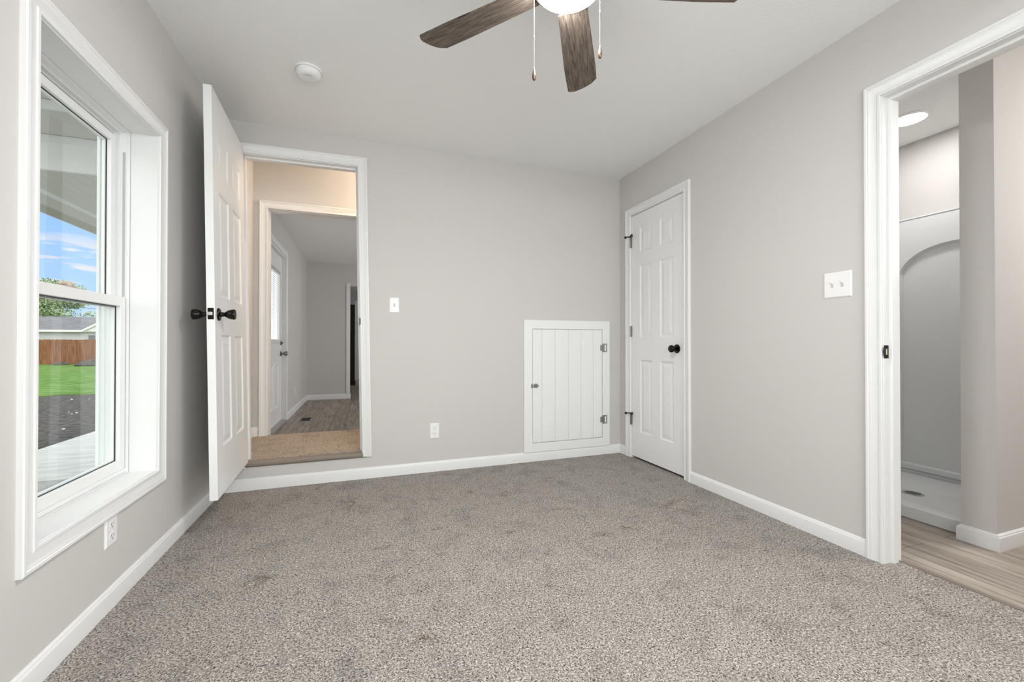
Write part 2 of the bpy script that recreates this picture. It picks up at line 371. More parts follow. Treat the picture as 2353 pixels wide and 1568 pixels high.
# baseboards
S('baseboard_left', MB().sweep([(XL, YR), (XL, YB)], BASE, lambda a, b, h: (a, b, h), side=-1), M['trim'], 'white moulded baseboard running under the tall window', 'baseboard', smooth=35)
S('baseboard_back', MB().sweep([(XL+.013, YB), (XR, YB), (XR, 3.034)], BASE, lambda a, b, h: (a, b, h), side=-1), M['trim'], 'white moulded baseboard below the raised doorway and the hatch, turning the corner', 'baseboard', smooth=35)
S('baseboard_right', MB().sweep([(XR, 2.290), (XR, 1.2255)], BASE, lambda a, b, h: (a, b, h), side=-1), M['trim'], 'white moulded baseboard between the closet door and the bathroom doorway', 'baseboard', smooth=35)

# ------------------------------------------------------------------ the tall window
w1 = thing('window_1', (XL, (WY0+WY1)/2, WZ0), 'tall white single hung window looking out on the yard', 'window', kind='structure')
MB().sweep([(WY0-.004, WZ0-.004), (WY1+.004, WZ0-.004), (WY1+.004, WZ1+.004), (WY0-.004, WZ1+.004)], CASING, lambda a, b, h: (XL+h, a, b), closed=True, side=-1).build('casing', M['trim'], w1, smooth=30)
jb = MB(); XV = -.9565
jb.sweep([(WY0, WZ0), (WY1, WZ0), (WY1, WZ1), (WY0, WZ1)], [(0, 0), (0, XL+.001-XV), (.012, XL+.001-XV), (.012, 0)], lambda a, b, h: (XV+h, a, b), closed=True, side=-1)
jb.build('jamb_boards', M['trim'], w1)
# vinyl frame, stepped
R4 = lambda d0, d1=None, e=0: [(WY0+d0, WZ0+(d1 if d1 is not None else d0)), (WY1-d0, WZ0+(d1 if d1 is not None else d0)), (WY1-d0, WZ1-d0-e), (WY0+d0, WZ1-d0-e)]
vf = MB()
X2 = -1.062
vf.sweep(R4(.0), [(-.0035, 0), (-.0035, -.010), (-.002, -.012), (-.002, -.032), (-.010, -.032), (-.010, -.036), (-.0085, -.036), (-.0085, -.050), (-.0175, -.050), (-.0175, XV*-1+X2+.0), (.012, XV*-1+X2), (.012, 0)], lambda a, b, h: (XV-.0015+h, a, b), closed=True, side=-1)
vf.build('vinyl_frame', M['vinyl'], w1, smooth=20)
MB().sweep(R4(.0), [(-.0175, 0), (-.0175, .006), (-.026, .006), (-.026, 0)], lambda a, b, h: (-1.050-h, a, b), closed=True, side=-1).sweep(R4(.0), [(-.0175, 0), (-.0175, .003), (-.021, .003), (-.021, 0)], lambda a, b, h: (-1.033-h, a, b), closed=True, side=-1).build('screen_track', M['vinyl'], w1)
MB().box(-1.060, XV-.012, WY0+.002, WY1-.002, WZ0+.0035, WZ0+.021).build('frame_sill', M['vinyl'], w1, bevel=.001)
for yy, s_ in ((WY1-.0022, 1), (WY0+.0022, -1)):
    MB().box(-.9835, -.9735, yy-.0008, yy+.0008, 1.156, 1.783).build('balance_slot', M['track'], w1)  # flat grey strip stands in for the shaded recess
def sash(name, y0, y1, z0, z1, xi, t, ws, wt, wb):
    """ring of four members with a sloping glazing bead and black gasket"""
    b = MB()
    rect = lambda d, dt, db: [(y0+d, z0+db), (y1-d, z0+db), (y1-d, z1-dt), (y0+d, z1-dt)]
    def ring(o, i, x0, x1):
        for k in range(4):
            a, bb = o[k], o[(k+1) % 4]; c, d = i[(k+1) % 4], i[k]
            b.prism([(x0, *a), (x0, *bb), (x0, *c), (x0, *d)], (x1-x0, 0, 0))
    ring(rect(0, 0, 0), rect(ws, wt, wb), xi, xi-t)
    p = b.build(name, M['vinyl'], w1, bevel=.0022)
    g = MB(); b = g
    ring(rect(ws-.0005, wt-.0005, wb-.0005), rect(ws+.0025, wt+.0025, wb+.0025), xi-t*.5, xi-t*.5-.003)
    g.build('gasket', M['gasket'], p)
    g = MB(); b = g
    ring(rect(ws-.0005, wt-.0005, wb-.0005), rect(ws+.008, wt+.008, wb+.008), xi-t*.5-.0035, xi-t+.001)
    g.build('spacer', M['vinyl'], p)
    gb = MB().box(xi-t*.5-.0045, xi-t*.5-.0035, y0+ws-.001, y1-ws+.001, z0+wb-.001, z1-wt+.001).build('glass_pane', M['glass'], p)
    return p
lower = sash('lower_sash', WY0+.005, WY1-.005, WZ0+.021, 1.152, -.9690, .029, .040, .040, .042)
upper = sash('upper_sash', WY0+.012, WY1-.012, 1.108, WZ1-.027, -1.0015, .028, .038, .032, .040)
lk = MB(); ym = 1.905
lk.box(-.996, -.972, ym-.032, ym+.032, 1.1525, 1.157)
lk.lathe([(.0, 0), (.015, 0), (.015, .010), (.011, .016), (0, .017)], (-.986, ym+.008, 1.157), (0, 0, 1), 20)
lk.prism([(-.978, ym+.01, 1.160), (-.978, ym-.038, 1.160), (-.987, ym-.038, 1.160), (-.994, ym+.005, 1.160)], (0, 0, .008))
lk.build('sash_lock', M['tan'], w1, smooth=40, bevel=.001)

# rear window added around the fill lamp, unseen behind the camera: frame and pane
w2 = thing('added_window_rear', (.55, YR, .60), 'added wide white window, unseen, in the wall opposite the hatch', 'window', kind='structure')
MB().sweep([(-.55, .60), (1.65, .60), (1.65, 2.10), (-.55, 2.10)], CASING, lambda a, b, h: (a, YR+h, b), closed=True, side=-1).build('casing', M['trim'], w2, smooth=30)
b = MB().sweep([(-.55, .60), (1.65, .60), (1.65, 2.10), (-.55, 2.10)], [(0, 0), (0, .05), (-.05, .05), (-.05, 0)], lambda a, b, h: (a, YR-.10+h, b), closed=True, side=-1)
b.box(.52, .58, YR-.10, YR-.05, .62, 2.08); b.build('frame', M['vinyl'], w2)
MB().box(-.52, 1.62, YR-.078, YR-.075, .63, 2.07).build('glass_pane', M['glass'], w2)

w3 = thing('added_window_right', (XR, -1.025, .60), 'added unseen white window in the closet door wall, before the bathroom doorway', 'window', kind='structure')  # window added out of view, where the right fill lamp stands
MB().sweep([(-1.6, .60), (-.45, .60), (-.45, 2.10), (-1.6, 2.10)], CASING, lambda a, b, h: (XR-h, a, b), closed=True, side=-1).build('casing', M['trim'], w3, smooth=30)
MB().sweep([(-1.6, .60), (-.45, .60), (-.45, 2.10), (-1.6, 2.10)], [(0, 0), (0, .05), (-.05, .05), (-.05, 0)], lambda a, b, h: (XRo-h, a, b), closed=True, side=-1).build('frame', M['vinyl'], w3)
MB().box(XRo-.030, XRo-.027, -1.57, -.48, .63, 2.07).build('glass_pane', M['glass'], w3)

# ------------------------------------------------------------------ six panel leaf
def leaf_mesh(Wd, H, T, zs, st, mu, mp):
    """panelled slab in local (a across, b up, c depth 0..T); both faces panelled"""
    pw = (Wd-2*st-mu)/2; xs = [0, st, st+pw, st+pw+mu, Wd-st, Wd]; zz = [0]+zs+[H]
    b = MB(); cache = {}
    def V(a, bb, c):
        k = (round(a, 5), round(bb, 5), round(c, 5))
        if k not in cache: cache[k] = b.bm.verts.new(mp(a, bb, c))
        return cache[k]
    rings = [(0, 0), (.007, .0055), (.013, .0075), (.017, .0070), (.044, .0018), (.048, .0020)]
    for face in (0, 1):
        D = lambda d: d if face == 0 else T-d
        for i in range(5):
            for j in range(len(zz)-1):
                x0, x1, y0, y1 = xs[i], xs[i+1], zz[j], zz[j+1]
                if i in (1, 3) and j in (1, 3, 5):
                    R = [[V(x0+o, y0+o, D(d)), V(x1-o, y0+o, D(d)), V(x1-o, y1-o, D(d)), V(x0+o, y1-o, D(d))] for o, d in rings]
                    for r, q in zip(R, R[1:]):
                        for k in range(4): b.bm.faces.new((r[k], r[(k+1) % 4], q[(k+1) % 4], q[k]))
                    b.bm.faces.new(R[-1])
                else: b.bm.faces.new((V(x0, y0, D(0)), V(x1, y0, D(0)), V(x1, y1, D(0)), V(x0, y1, D(0))))
    for a, c in zip(xs, xs[1:]):
        for z_ in (0, H): b.bm.faces.new((V(a, z_, 0), V(c, z_, 0), V(c, z_, T), V(a, z_, T)))
    for a, c in zip(zz, zz[1:]):
        for x_ in (0, Wd): b.bm.faces.new((V(x_, a, 0), V(x_, c, 0), V(x_, c, T), V(x_, a, T)))
    return b
TULIP = [(0, 0), (.0325, 0), (.0325, .003), (.030, .007), (.020, .010), (.0135, .011), (.0115, .016), (.0105, .026), (.0125, .031), (.0175, .036), (.0215, .043), (.0248, .054), (.0262, .064), (.0262, .069), (.0245, .0725), (.018, .0735), (.012, .0725), (0, .0722)]

# ------------------------------------------------------------------ open door at the raised doorway (frame leans slightly)
LEAN = -0.0176
d1 = thing('door_1', (-.36, YB, .150), 'white six panel door standing open beside the window wall, in its white casing one step up', 'door', kind='structure')
BXL, BXR, BZT = -.716, -.005, 2.203
MB().sweep([(BXL, .148), (BXL, BZT), (BXR, BZT), (BXR, .148)], CASING, lambda a, b, h: (a, YB-h, b), side=1).build('casing', M['trim'], d1, smooth=30)
MB().sweep([(BXL-.004, .19), (BXL-.004, BZT+.004), (BXR+.004, BZT+.004), (BXR+.004, .19)], CASING, lambda a, b, h: (a, YBo+h, b), side=1).build('hall_casing', M['trim'], d1, smooth=30)
jm = MB().sweep([(BXL+.004, .150), (BXL+.004, BZT-.004), (BXR-.004, BZT-.004), (BXR-.004, .150)], [(0, 0), (0, YBo-YB), (.014, YBo-YB), (.014, 0)], lambda a, b, h: (a, YB+h, b), side=1)
jm.sweep([(BXL+.004, .186), (BXL+.004, BZT-.004), (BXR-.004, BZT-.004), (BXR-.004, .186)], [(0, .040), (-.011, .040), (-.011, .072), (0, .072)], lambda a, b, h: (a, YB+h, b), side=1)
jm.build('jamb', M['trim'], d1, smooth=20)
# leaf: hinge line near x=-.712, opened a little less than square
LW, LH, LT = .706, 2.034, .035
HX, HY, ANG = -.7135, YB-.022, radians(2.6)
dirv = Vector((sin(ANG), -cos(ANG), 0)); nrm = Vector((cos(ANG), sin(ANG), 0))   # from hinge to free edge; towards the room
def lf(a, b, c):
    p = Vector((HX+.014, HY, .192)) + dirv*(LW-a) + nrm*(-c)
    return (p.x, p.y, p.z+b)
leaf = leaf_mesh(LW, LH, LT, [.240, .812, 1.010, 1.545, 1.655, 1.835], .108, .098, lf).build('door_leaf', M['door'], d1, bevel=.001)
kz = 1.106-.192; ka = .060
MB().lathe(TULIP, lf(ka, kz, 0), nrm, 36).build('door_knob', M['bronze'], leaf, smooth=40)
MB().lathe(TULIP, lf(ka, kz, LT), -nrm, 36).build('door_knob', M['bronze'], leaf, smooth=40)
lp = MB(); e_ = .0006
c0 = Vector(lf(0, kz, LT/2)); dn = dirv
def edgebox(b, c, w, h, t, z=0):
    q = [c+nrm*(-w/2)+Vector((0, 0, -h/2+z)), c+nrm*(w/2)+Vector((0, 0, -h/2+z)), c+nrm*(w/2)+Vector((0, 0, h/2+z)), c+nrm*(-w/2)+Vector((0, 0, h/2+z))]
    b.prism([v-dn*.0005 for v in q], dn*(t+.0005))
edgebox(lp, c0, .0255, .056, .0012); lpo = lp.build('latch_plate', M['bronze'], leaf, bevel=.002)
lb = MB(); q = c0+dn*.001
lb.prism([q+nrm*-.009+Vector((0, 0, -.0085)), q+nrm*.009+Vector((0, 0, -.0085)), q+nrm*.009+Vector((0, 0, .0085)), q+nrm*-.009+Vector((0, 0, .0085))], dn*.009+nrm*-.004)
lb.build('latch_bolt', M['latch'], leaf, bevel=.0015)
for zc in (.40, 1.20, 2.00):
    hb = MB(); hb.tube((HX-.004, HY+.004, zc-.045), (HX-.004, HY+.004, zc+.045), .006); hb.build('hinge', M['bronze'], d1, smooth=40)
MB().box(BXR-.0060, BXR-.0035, YB-.001, YB+.036, 1.078, 1.134).box(BXR-.0060, BXR+.0030, YB-.0125, YB-.001, 1.085, 1.127).build('strike_plate', M['bronze'], d1, bevel=.0005)
d1.rotation_euler = (0, LEAN, 0)

# ------------------------------------------------------------------ closet door
d2 = thing('door_2', (XR, 2.66, 0), 'closed narrow white six panel closet door near the corner, black round knob', 'door', kind='structure')
CY0, CY1, CZ = 2.352, 2.971, 2.031
MB().sweep([(CY0, 0), (CY0, CZ), (CY1, CZ), (CY1, 0)], CASING, lambda a, b, h: (XR-h, a, b), side=1).build('casing', M['trim'], d2, smooth=30)
b = MB().sweep([(CY0+.003, .0), (CY0+.003, CZ-.003), (CY1-.003, CZ-.003), (CY1-.003, 0)], [(0, 0), (0, XRo-XR), (.013, XRo-XR), (.013, 0)], lambda a, b, h: (XR+h, a, b), side=1)
b.sweep([(CY0+.003, .0), (CY0+.003, CZ-.003), (CY1-.003, CZ-.003), (CY1-.003, 0)], [(0, .042), (-.011, .042), (-.011, .07), (0, .07)], lambda a, b, h: (XR+h, a, b), side=1)
b.build('jamb', M['trim'], d2)
KW = CY1-.006-(CY0+.006)
cl_ = leaf_mesh(KW, 2.008, .035, [.210, .803, .985, 1.577, 1.687, 1.889], .108, .098, lambda a, b, c: (XR+.005+c, CY0+.006+a, .017+b)).build('door_leaf', M['door'], d2, bevel=.001)
BALL = [(0, 0), (.0325, 0), (.0325, .003), (.030, .007), (.020, .010), (.0115, .012), (.0105, .024), (.0135, .030), (.021, .036), (.0255, .043), (.027, .051), (.0255, .058), (.020, .0635), (.012, .0655), (0, .066)]
MB().lathe(BALL, (XR+.0052, 2.430, .917), (-1, 0, 0), 36).build('door_knob', M['bronze'], cl_, smooth=40)
MB().box(XR-.001, XR+.006, CY0+.0015, CY0+.0045, .889, .945).build('strike_lip', M['bronze'], d2)
for zc in (1.806, 1.058, .321):
    h = MB(); yy = CY1-.004
    h.tube((XR-.008, yy, zc-.045), (XR-.008, yy, zc+.045), .0050, 14)
    h.box(XR-.0075, XR+.0035, yy-.007, yy-.003, zc-.045, zc+.045)
    ho = h.build('hinge', M['nickel'], d2, smooth=40)
    if zc != 1.058:
        s_ = MB(); zt = zc+.050
        s_.lathe([(0, -.003), (.009, -.003), (.009, .007), (0, .007)], (XR-.008, yy, zt-.005), (0, 0, 1), 16)
        s_.tube((XR-.010, yy, zt), (XR-.034, yy+.022, zt-.002), .0042, 10)
        s_.lathe([(0, -.002), (.009, 0), (.0105, .006), (.009, .013), (0, .014)], (XR-.034, yy+.022, zt-.002), (-.3, .9, -.1), 14)
        s_.tube((XR-.010, yy, zt), (XR-.022, yy-.026, zt+.002), .0042, 10)
        s_.lathe([(0, 0), (.006, 0), (.011, .010), (.011, .014), (0, .014)], (XR-.022, yy-.024, zt+.002), (.5, -.8, .05), 14)
        s_.build('hinge_pin_stop', M['rubber'], ho, smooth=40)

# ------------------------------------------------------------------ bathroom doorway trim
OY0, OY1, OZ = .400, 1.163, 2.033
d3 = thing('door_3', (XR, (OY0+OY1)/2, 0), 'white cased opening leading to the bathroom', 'doorway', kind='structure')
MB().sweep([(OY0, 0), (OY0, OZ), (OY1, OZ), (OY1, 0)], CASING, lambda a, b, h: (XR-h, a, b), side=1).build('casing', M['trim'], d3, smooth=30)
MB().sweep([(OY0, 0), (OY0, OZ), (OY1, OZ), (OY1, 0)], CASING, lambda a, b, h: (XRo+h, a, b), side=1).build('bathroom_casing', M['trim'], d3, smooth=30)
b = MB().sweep([(OY0+.003, 0), (OY0+.003, OZ-.003), (OY1-.003, OZ-.003), (OY1-.003, 0)], [(0, 0), (0, XRo-XR), (.013, XRo-XR), (.013, 0)], lambda a, b, h: (XR+h, a, b), side=1)
b.sweep([(OY0+.003, 0), (OY0+.003, OZ-.003), (OY1-.003, OZ-.003), (OY1-.003, 0)], [(0, .038), (-.009, .038), (-.011, .040), (-.011, .070), (-.009, .072), (0, .072)], lambda a, b, h: (XR+h, a, b), side=1)
b.build('jamb', M['trim'], d3, smooth=20)
sp = MB(); yy = OY1-.003
sp.box(XR+.000, XR+.031, yy-.0016, yy+.0002, .889, .946)
sp.prism([(XR+.001, yy-.0016, .893), (XR-.006, yy-.0035, .900), (XR-.0085, yy-.0035, .9175), (XR-.006, yy-.0035, .935), (XR+.001, yy-.0016, .942)], (0, .0018, 0))
so = sp.build('strike_plate', M['bronze'], d3, bevel=.0004)
MB().box(XR+.011, XR+.021, yy-.0020, yy-.0014, .905, .930).build('strike_hole', mat('raw_wood', (.62, .50, .38), .7), so)

# ------------------------------------------------------------------ access hatch on the back wall
hx0, hx1, hz0, hz1 = 1.216, 2.013, .0765, 1.150
ht = thing('access_hatch', ((hx0+hx1)/2, YB, hz0), 'small white plank access hatch with metal hinges on the wall next to the closet door', 'hatch')
fr = [(hx0, hz0), (hx1, hz0), (hx1, hz1), (hx0, hz1)]
MB().sweep([(1.287, .147), (1.940, .147), (1.940, 1.075), (1.287, 1.075)], [(0, 0), (0, .0155), (.0715, .0155), (.0715, 0)], lambda a, b, h: (a, YB-h-.0003, b), closed=True, side=-1).build('frame', M['hatch'], ht, bevel=.0015)
hd = MB(); seams = [1.2905, 1.3715, 1.492, 1.612, 1.731, 1.850, 1.9365]
for a, b_ in zip(seams, seams[1:]): hd.box(a+.0006, b_-.0006, YB-.0140, YB-.0006, .1505, 1.0710)
hdo = hd.build('door_panel', M['hatch'], ht, bevel=.0022)
MB().box(1.289, 1.938, YB-.0060, YB-.0004, .149, 1.073).build('backing_board', M['hatch'], ht)
for zc in (.918, .302):
    g = MB(); x0 = 1.948
    g.sweep([(x0+.004, zc-.036), (x0+.036, zc-.036), (x0+.036, zc+.036), (x0+.004, zc+.036)], [(0, 0), (0, .0018), (-.0085, .0018), (-.0085, 0)], lambda a, b, h: (a, YB-.0158-h, b), closed=True, side=-1)
    g.tube((x0-.002, YB-.0195, zc-.037), (x0-.002, YB-.0195, zc+.037), .0045, 12)
    g.box(x0-.008, x0+.005, YB-.0195, YB-.0150, zc-.036, zc+.036)
    g.box(x0-.030, x0-.005, YB-.0165, YB-.0141, zc-.024, zc+.024)
    for dz in (-.017, .017): g.lathe([(0, 0), (.003, 0), (.002, .0012), (0, .0014)], (x0-.022, YB-.0165, zc+dz), (0, -1, 0), 10)
    g.build('hinge', M['steel'], hdo, smooth=30)
g = MB(); lx, lz = 1.2905, .612
g.box(lx-.014, lx-.002, YB-.0185, YB-.0156, lz-.017, lz+.017)
g.box(lx+.008, lx+.042, YB-.0165, YB-.0141, lz-.017, lz+.017)
g.tube((lx-.012, YB-.0205, lz), (lx+.044, YB-.0205, lz), .0038, 12)
g.lathe([(0, 0), (.0055, 0), (.0055, .006), (0, .007)], (lx+.043, YB-.0205, lz), (1, 0, 0), 14)
g.tube((lx+.012, YB-.0175, lz-.007), (lx+.012, YB-.0235, lz-.007), .0045, 12)
g.build('latch', M['steel'], hdo, smooth=30)

# ------------------------------------------------------------------ wall plates
def plate_map(kind, p):
    """local (a right, b up, c out of the wall) -> world"""
    x, y, z = p
    if kind == 'back': return lambda a, b, c: (x+a, y-c, z+b)
    if kind == 'right': return lambda a, b, c: (x-c, y-a, z+b)
    if kind == 'left': return lambda a, b, c: (x+c, y+a, z+b)
def lbox(b, m, a0, a1, b0, b1, c0, c1): b.prism([m(a0, b0, c0), m(a1, b0, c0), m(a1, b1, c0), m(a0, b1, c0)], Vector(m(a0, b0, c1))-Vector(m(a0, b0, c0)))
def plate(b, m, w, h):
    r = [(-w/2, -h/2), (w/2, -h/2), (w/2, h/2), (-w/2, h/2)]; s = [(x*(1-.010/w), y*(1-.010/h)) for x, y in r]
    a = [b.bm.verts.new(m(*p, 0)) for p in r]; c = [b.bm.verts.new(m(*p, .002)) for p in r]; d = [b.bm.verts.new(m(*p, .0058)) for p in s]
    b.bm.faces.new(a)
    for q, t in ((a, c), (c, d)):
        for k in range(4): b.bm.faces.new((q[k], q[(k+1) % 4], t[(k+1) % 4], t[k]))
    b.bm.faces.new(d)
def switch(kind, pos, w, h, toggles, label, name='light_switch'):
    t = thing(name, pos, label, 'light switch'); m = plate_map(kind, pos)
    b = MB(); plate(b, m, w, h); b.build('cover_plate', M['plastic'], t)
    for a in toggles:
        s = MB(); lbox(s, m, a-.0055, a+.0055, -.0125, .0125, .0056, .0060); so = s.build('toggle_slot', mat('toggle_recess', (.55, .55, .54), .5), t)
        g = MB(); v = [m(a-.0045, .001, .0058), m(a+.0045, .001, .0058), m(a+.0045, .0105, .0058), m(a-.0045, .0105, .0058)]
        g.prism(v, Vector(m(a, .010, .0165))-Vector(m(a, .001, .0058))); g.build('toggle', M['plastic'], t, bevel=.0012)
        for bb in (-.030, .030):
            g = MB(); g.lathe([(0, 0), (.0032, 0), (.0026, .0011), (0, .0013)], m(a, bb, .0056), Vector(m(0, 0, 1))-Vector(m(0, 0, 0)), 12); g.build('screw', M['plastic'], t, smooth=40)
    return t
def outlet(kind, pos, w, h, label, group=None):
    t = thing('wall_outlet', pos, label, 'outlet', group); m = plate_map(kind, pos); out = Vector(m(0, 0, 1))-Vector(m(0, 0, 0))
    b = MB(); plate(b, m, w, h); b.build('cover_plate', M['plastic'], t)
    for cb in (-.0205, .0205):
        g = MB(); pts = []
        for k in range(24):
            an = 2*pi*k/24; px, py = .0172*cos(an), max(-.0135, min(.0135, .0172*sin(an))); pts.append(m(px, cb+py, .0054))
        g.prism(pts, out*.0016); ro = g.build('receptacle', M['plastic'], t, bevel=.0004)
        s = MB(); lbox(s, m, -.0078, -.0055, cb-.001, cb+.0085, .0069, .0073); lbox(s, m, .0055, .0075, cb, cb+.0075, .0069, .0073)
        s.lathe([(0, 0), (.0026, 0), (.0026, .0004), (0, .0004)], m(0, cb-.0075, .0069), out, 12); s.build('slots', M['slot'], ro)
    g = MB(); g.lathe([(0, 0), (.0030, 0), (.0024, .0010), (0, .0012)], m(0, 0, .0056), out, 12); g.build('screw', M['plastic'], t, smooth=40)
    return t
switch('back', (.2105, YB, 1.2335), .069, .110, [0], 'white single toggle light switch on the wall beside the raised doorway')
switch('right', (XR, 1.344, 1.2335), .124, .122, [-.0225, .0225], 'white double toggle light switch on the wall beside the bathroom doorway')
outlet('back', (.5025, YB, .3025), .070, .114, 'white duplex outlet low on the wall between the raised doorway and the hatch')
outlet('left', (XL, 1.9115, .2770), .074, .108, 'white duplex outlet directly under the tall window')

# ------------------------------------------------------------------ smoke detector
sm = thing('smoke_detector', (-.276, 2.425, HC), 'round white smoke detector on the ceiling near the open door', 'smoke detector')
MB().lathe([(0, 0), (.066, 0), (.066, .009), (.0655, .0105), (0, .0105)], (-.276, 2.425, HC), (0, 0, -1), 48).build('base_ring', M['plastic'], sm, smooth=40)
MB().lathe([(0, .0105), (.0585, .0105), (.0585, .0135), (.061, .0135), (.0605, .024), (.057, .034), (.048, .040), (.034, .0425), (0, .0430)], (-.276, 2.425, HC), (0, 0, -1), 48).build('cover', M['plastic'], sm, smooth=40)
g = MB()
for k in range(5): g.box(-.290+k*.0065, -.2865+k*.0065, 2.392, 2.404, HC-.0436, HC-.0415)
g.build('vent_slots', M['track'], sm); g = MB()
for k in range(3): g.box(-.325, -.322, 2.41+k*.006, 2.413+k*.006, HC-.040, HC-.034)
g.build('side_slots', M['track'], sm)

# ------------------------------------------------------------------ ceiling fan
FX, FY = .620, 1.195; ZB = 2.125
fan = thing('ceiling_fan', (FX, FY, HC), 'ceiling fan with weathered grey brown wood blades and a lit frosted bowl', 'ceiling fan')
MB().lathe([(0, 0), (.068, 0), (.068, .012), (.055, .032), (.030, .045), (0, .045)], (FX, FY, HC), (0, 0, -1), 40).build('canopy', M['fan_metal'], fan, smooth=40)
MB().tube((FX, FY, HC-.04), (FX, FY, 2.25), .0125, 20).build('downrod', M['fan_metal'], fan, smooth=40)
MB().lathe([(0, 0), (.035, 0), (.060, .012), (.095, .030), (.102, .055), (.100, .085), (.085, .105), (.070, .112), (0, .112)], (FX, FY, 2.275), (0, 0, -1), 48).build('motor_housing', M['fan_metal'], fan, smooth=40)
MB().lathe([(0, 0), (.072, 0), (.072, .028), (.094, .040), (.119, .048), (.119, .064), (.1155, .064), (.1155, .058), (0, .058)], (FX, FY, 2.176), (0, 0, -1), 48).build('light_kit', M['fan_metal'], fan, smooth=40)
bp_ = [(.114, 0)] + [(.114*cos(t), .046*sin(t)) for t in [pi/2*k/12 for k in range(1, 12)]] + [(0, .046)]
MB().lathe([(0, -.001), (.114, -.001)] + bp_, (FX, FY, 2.117), (0, 0, -1), 48).build('light_bowl', M['bowl'], fan, smooth=60)
def blade_outline():
    pts = []
    hw = lambda x: .052+.0135*min(1, max(0, (x-.14)/.30))
    xe, xf = .560, .584
    for k in range(13): pts.append((.125+(xe-.016-.125)*k/12, -hw(.125+(xe-.016-.125)*k/12)))
    for k in range(1, 12):
        f = k/12; y = -.060+.122*f
        pts.append((xe+(xf-xe)*f+.011*sin(pi*f)-(.004 if k in (1, 11) else 0), y))
    for k in range(13): x = (xf-.012)-(xf-.012-.125)*k/12; pts.append((x, hw(x)))
    return pts
for ang in (131.0, 56.5, -19.0, 203.0, 270.0):
    b = MB(); ol = blade_outline(); b.prism([(x, y, -.003) for x, y in ol], (0, 0, .006))
    me = b.build('blade', M['blade'], None, bevel=.0012); me.parent = fan
    me.location = (0, 0, ZB-HC); me.rotation_euler = (radians(-11), 0, radians(ang)); me.rotation_mode = 'XYZ'
    R = Matrix.Rotation(radians(ang), 4, 'Z')@Matrix.Rotation(radians(-11), 4, 'X'); me.rotation_euler = R.to_euler()
    k = MB(); k.prism([(.060, -.014, 0), (.135, -.020, 0), (.180, -.034, 0), (.205, -.030, 0), (.200, 0, 0), (.205, .030, 0), (.180, .034, 0), (.135, .020, 0), (.060, .014, 0)], (0, 0, .005))
    ko = k.build('blade_arm', M['fan_metal'], None, bevel=.001); ko.parent = fan; ko.location = (0, 0, ZB-HC+.004); ko.rotation_euler = me.rotation_euler
def pull(px, py, ztop, zconn, zp, name):
    c = MB(); z = ztop
    while z > zp+.002:
        c.lathe([(0, -.0011), (.0009, -.0008), (.0012, 0), (.0009, .0008), (0, .0011)], (px, py, z), (0, 0, 1), 6); z -= .0030
    c.tube((px, py, zp), (px, py, ztop), .00045, 5)
    if zconn: c.lathe([(0, 0), (.0017, .001), (.0022, .006), (.0017, .011), (0, .012)], (px, py, zconn), (0, 0, 1), 10)
    co = c.build('pull_chain', M['chain'], fan, smooth=60)
    MB().lathe([(0, 0), (.0018, .001), (.0024, .006), (.0046, .016), (.0066, .027), (.0070, .034), (.0056, .041), (.0030, .0450), (0, .0455)], (px, py, zp), (0, 0, -1), 20).build('pull_pendant', M['brass'], co, smooth=60)
ux, uy = cos(YAW), -sin(YAW)
pull(FX-.109*ux+.017, FY-.109*uy+.047, 2.135, 1.970, 1.877, 'a')
pull(FX+.111*ux+.017, FY+.111*uy+.047, 2.135, 2.057, 1.951, 'b')

# ================================================================== raised hall behind the open door
S('hall_floor', MB().box(-.8614, 1.05, YB+.03, 3.965, 0, .190), M['carpet_hall'], 'tan carpet on the raised hall landing behind the open door', 'carpet')
no = MB()
prof = [(.030, .0), (.004, .0), (.0, .004), (-.002, .012), (-.0015, .022), (.004, .031), (.014, .035), (.060, .036), (.060, 0)]
no.prism([(-.722, YB-.012+y, .1515+z) for y, z in prof], (.722, 0, 0))
tag(no.build('stair_nosing', M['nosing'], None, smooth=50), 'rounded brown nosing strip along the step into the hall', 'nosing')
S('hall_wall_back', wall_mesh([-.8614, 1.05], [0, 2.62], [(-.766, .030, 0, 2.095)], lambda u, v, h: (u, 3.950+h, v), .11), M['wall'], 'hall wall with the second cased opening, lit warm', 'wall')
S('hall_wall_left', MB().box(XLo, -.8614, YBo, 4.06, -.54, 2.62), M['wall'], 'narrow hall wall beside the hinge side of the open door', 'wall')
S('hall_wall_right', MB().box(1.05, 1.15, YBo, 3.95, 0, 2.62), M['wall'], 'end wall of the hall landing', 'wall')
S('hall_ceiling', MB().box(-.8614, 1.05, YBo, 3.95, 2.58, 2.62), M['ceiling'], 'ceiling of the hall landing', 'ceiling')
S('hall_baseboard', MB().sweep([(-.8614, YBo), (-.8614, 3.950), (-.818, 3.950)], BASE, lambda a, b, h: (a, b, .19+h), side=-1), M['trim'], 'white baseboard in the hall corner on the landing carpet', 'baseboard', smooth=35)
d4 = thing('door_4', (-.37, 3.95, .19), 'white cased opening at the far side of the hall landing', 'doorway', kind='structure')
MB().sweep([(-.752, .190), (-.752, 2.083), (.016, 2.083), (.016, .190)], CASING, lambda a, b, h: (a, 3.950-h, b), side=1).build('casing', M['trim'], d4, smooth=30)
MB().sweep([(-.749, .0), (-.749, 2.080), (.013, 2.080), (.013, .0)], [(0, .016), (0, .11), (.013, .11), (.013, .016)], lambda a, b, h: (a, 3.950+h, b), side=1).build('jamb', M['trim'], d4)
hl = thing('hall_light', (.62, 3.58, 2.58), 'flush dome light on the hall landing ceiling', 'ceiling light')
MB().lathe([(0, 0), (.13, 0), (.13, .02), (.12, .025), (0, .025)], (.62, 3.58, 2.58), (0, 0, -1), 32).build('rim', M['fan_metal'], hl, smooth=40)
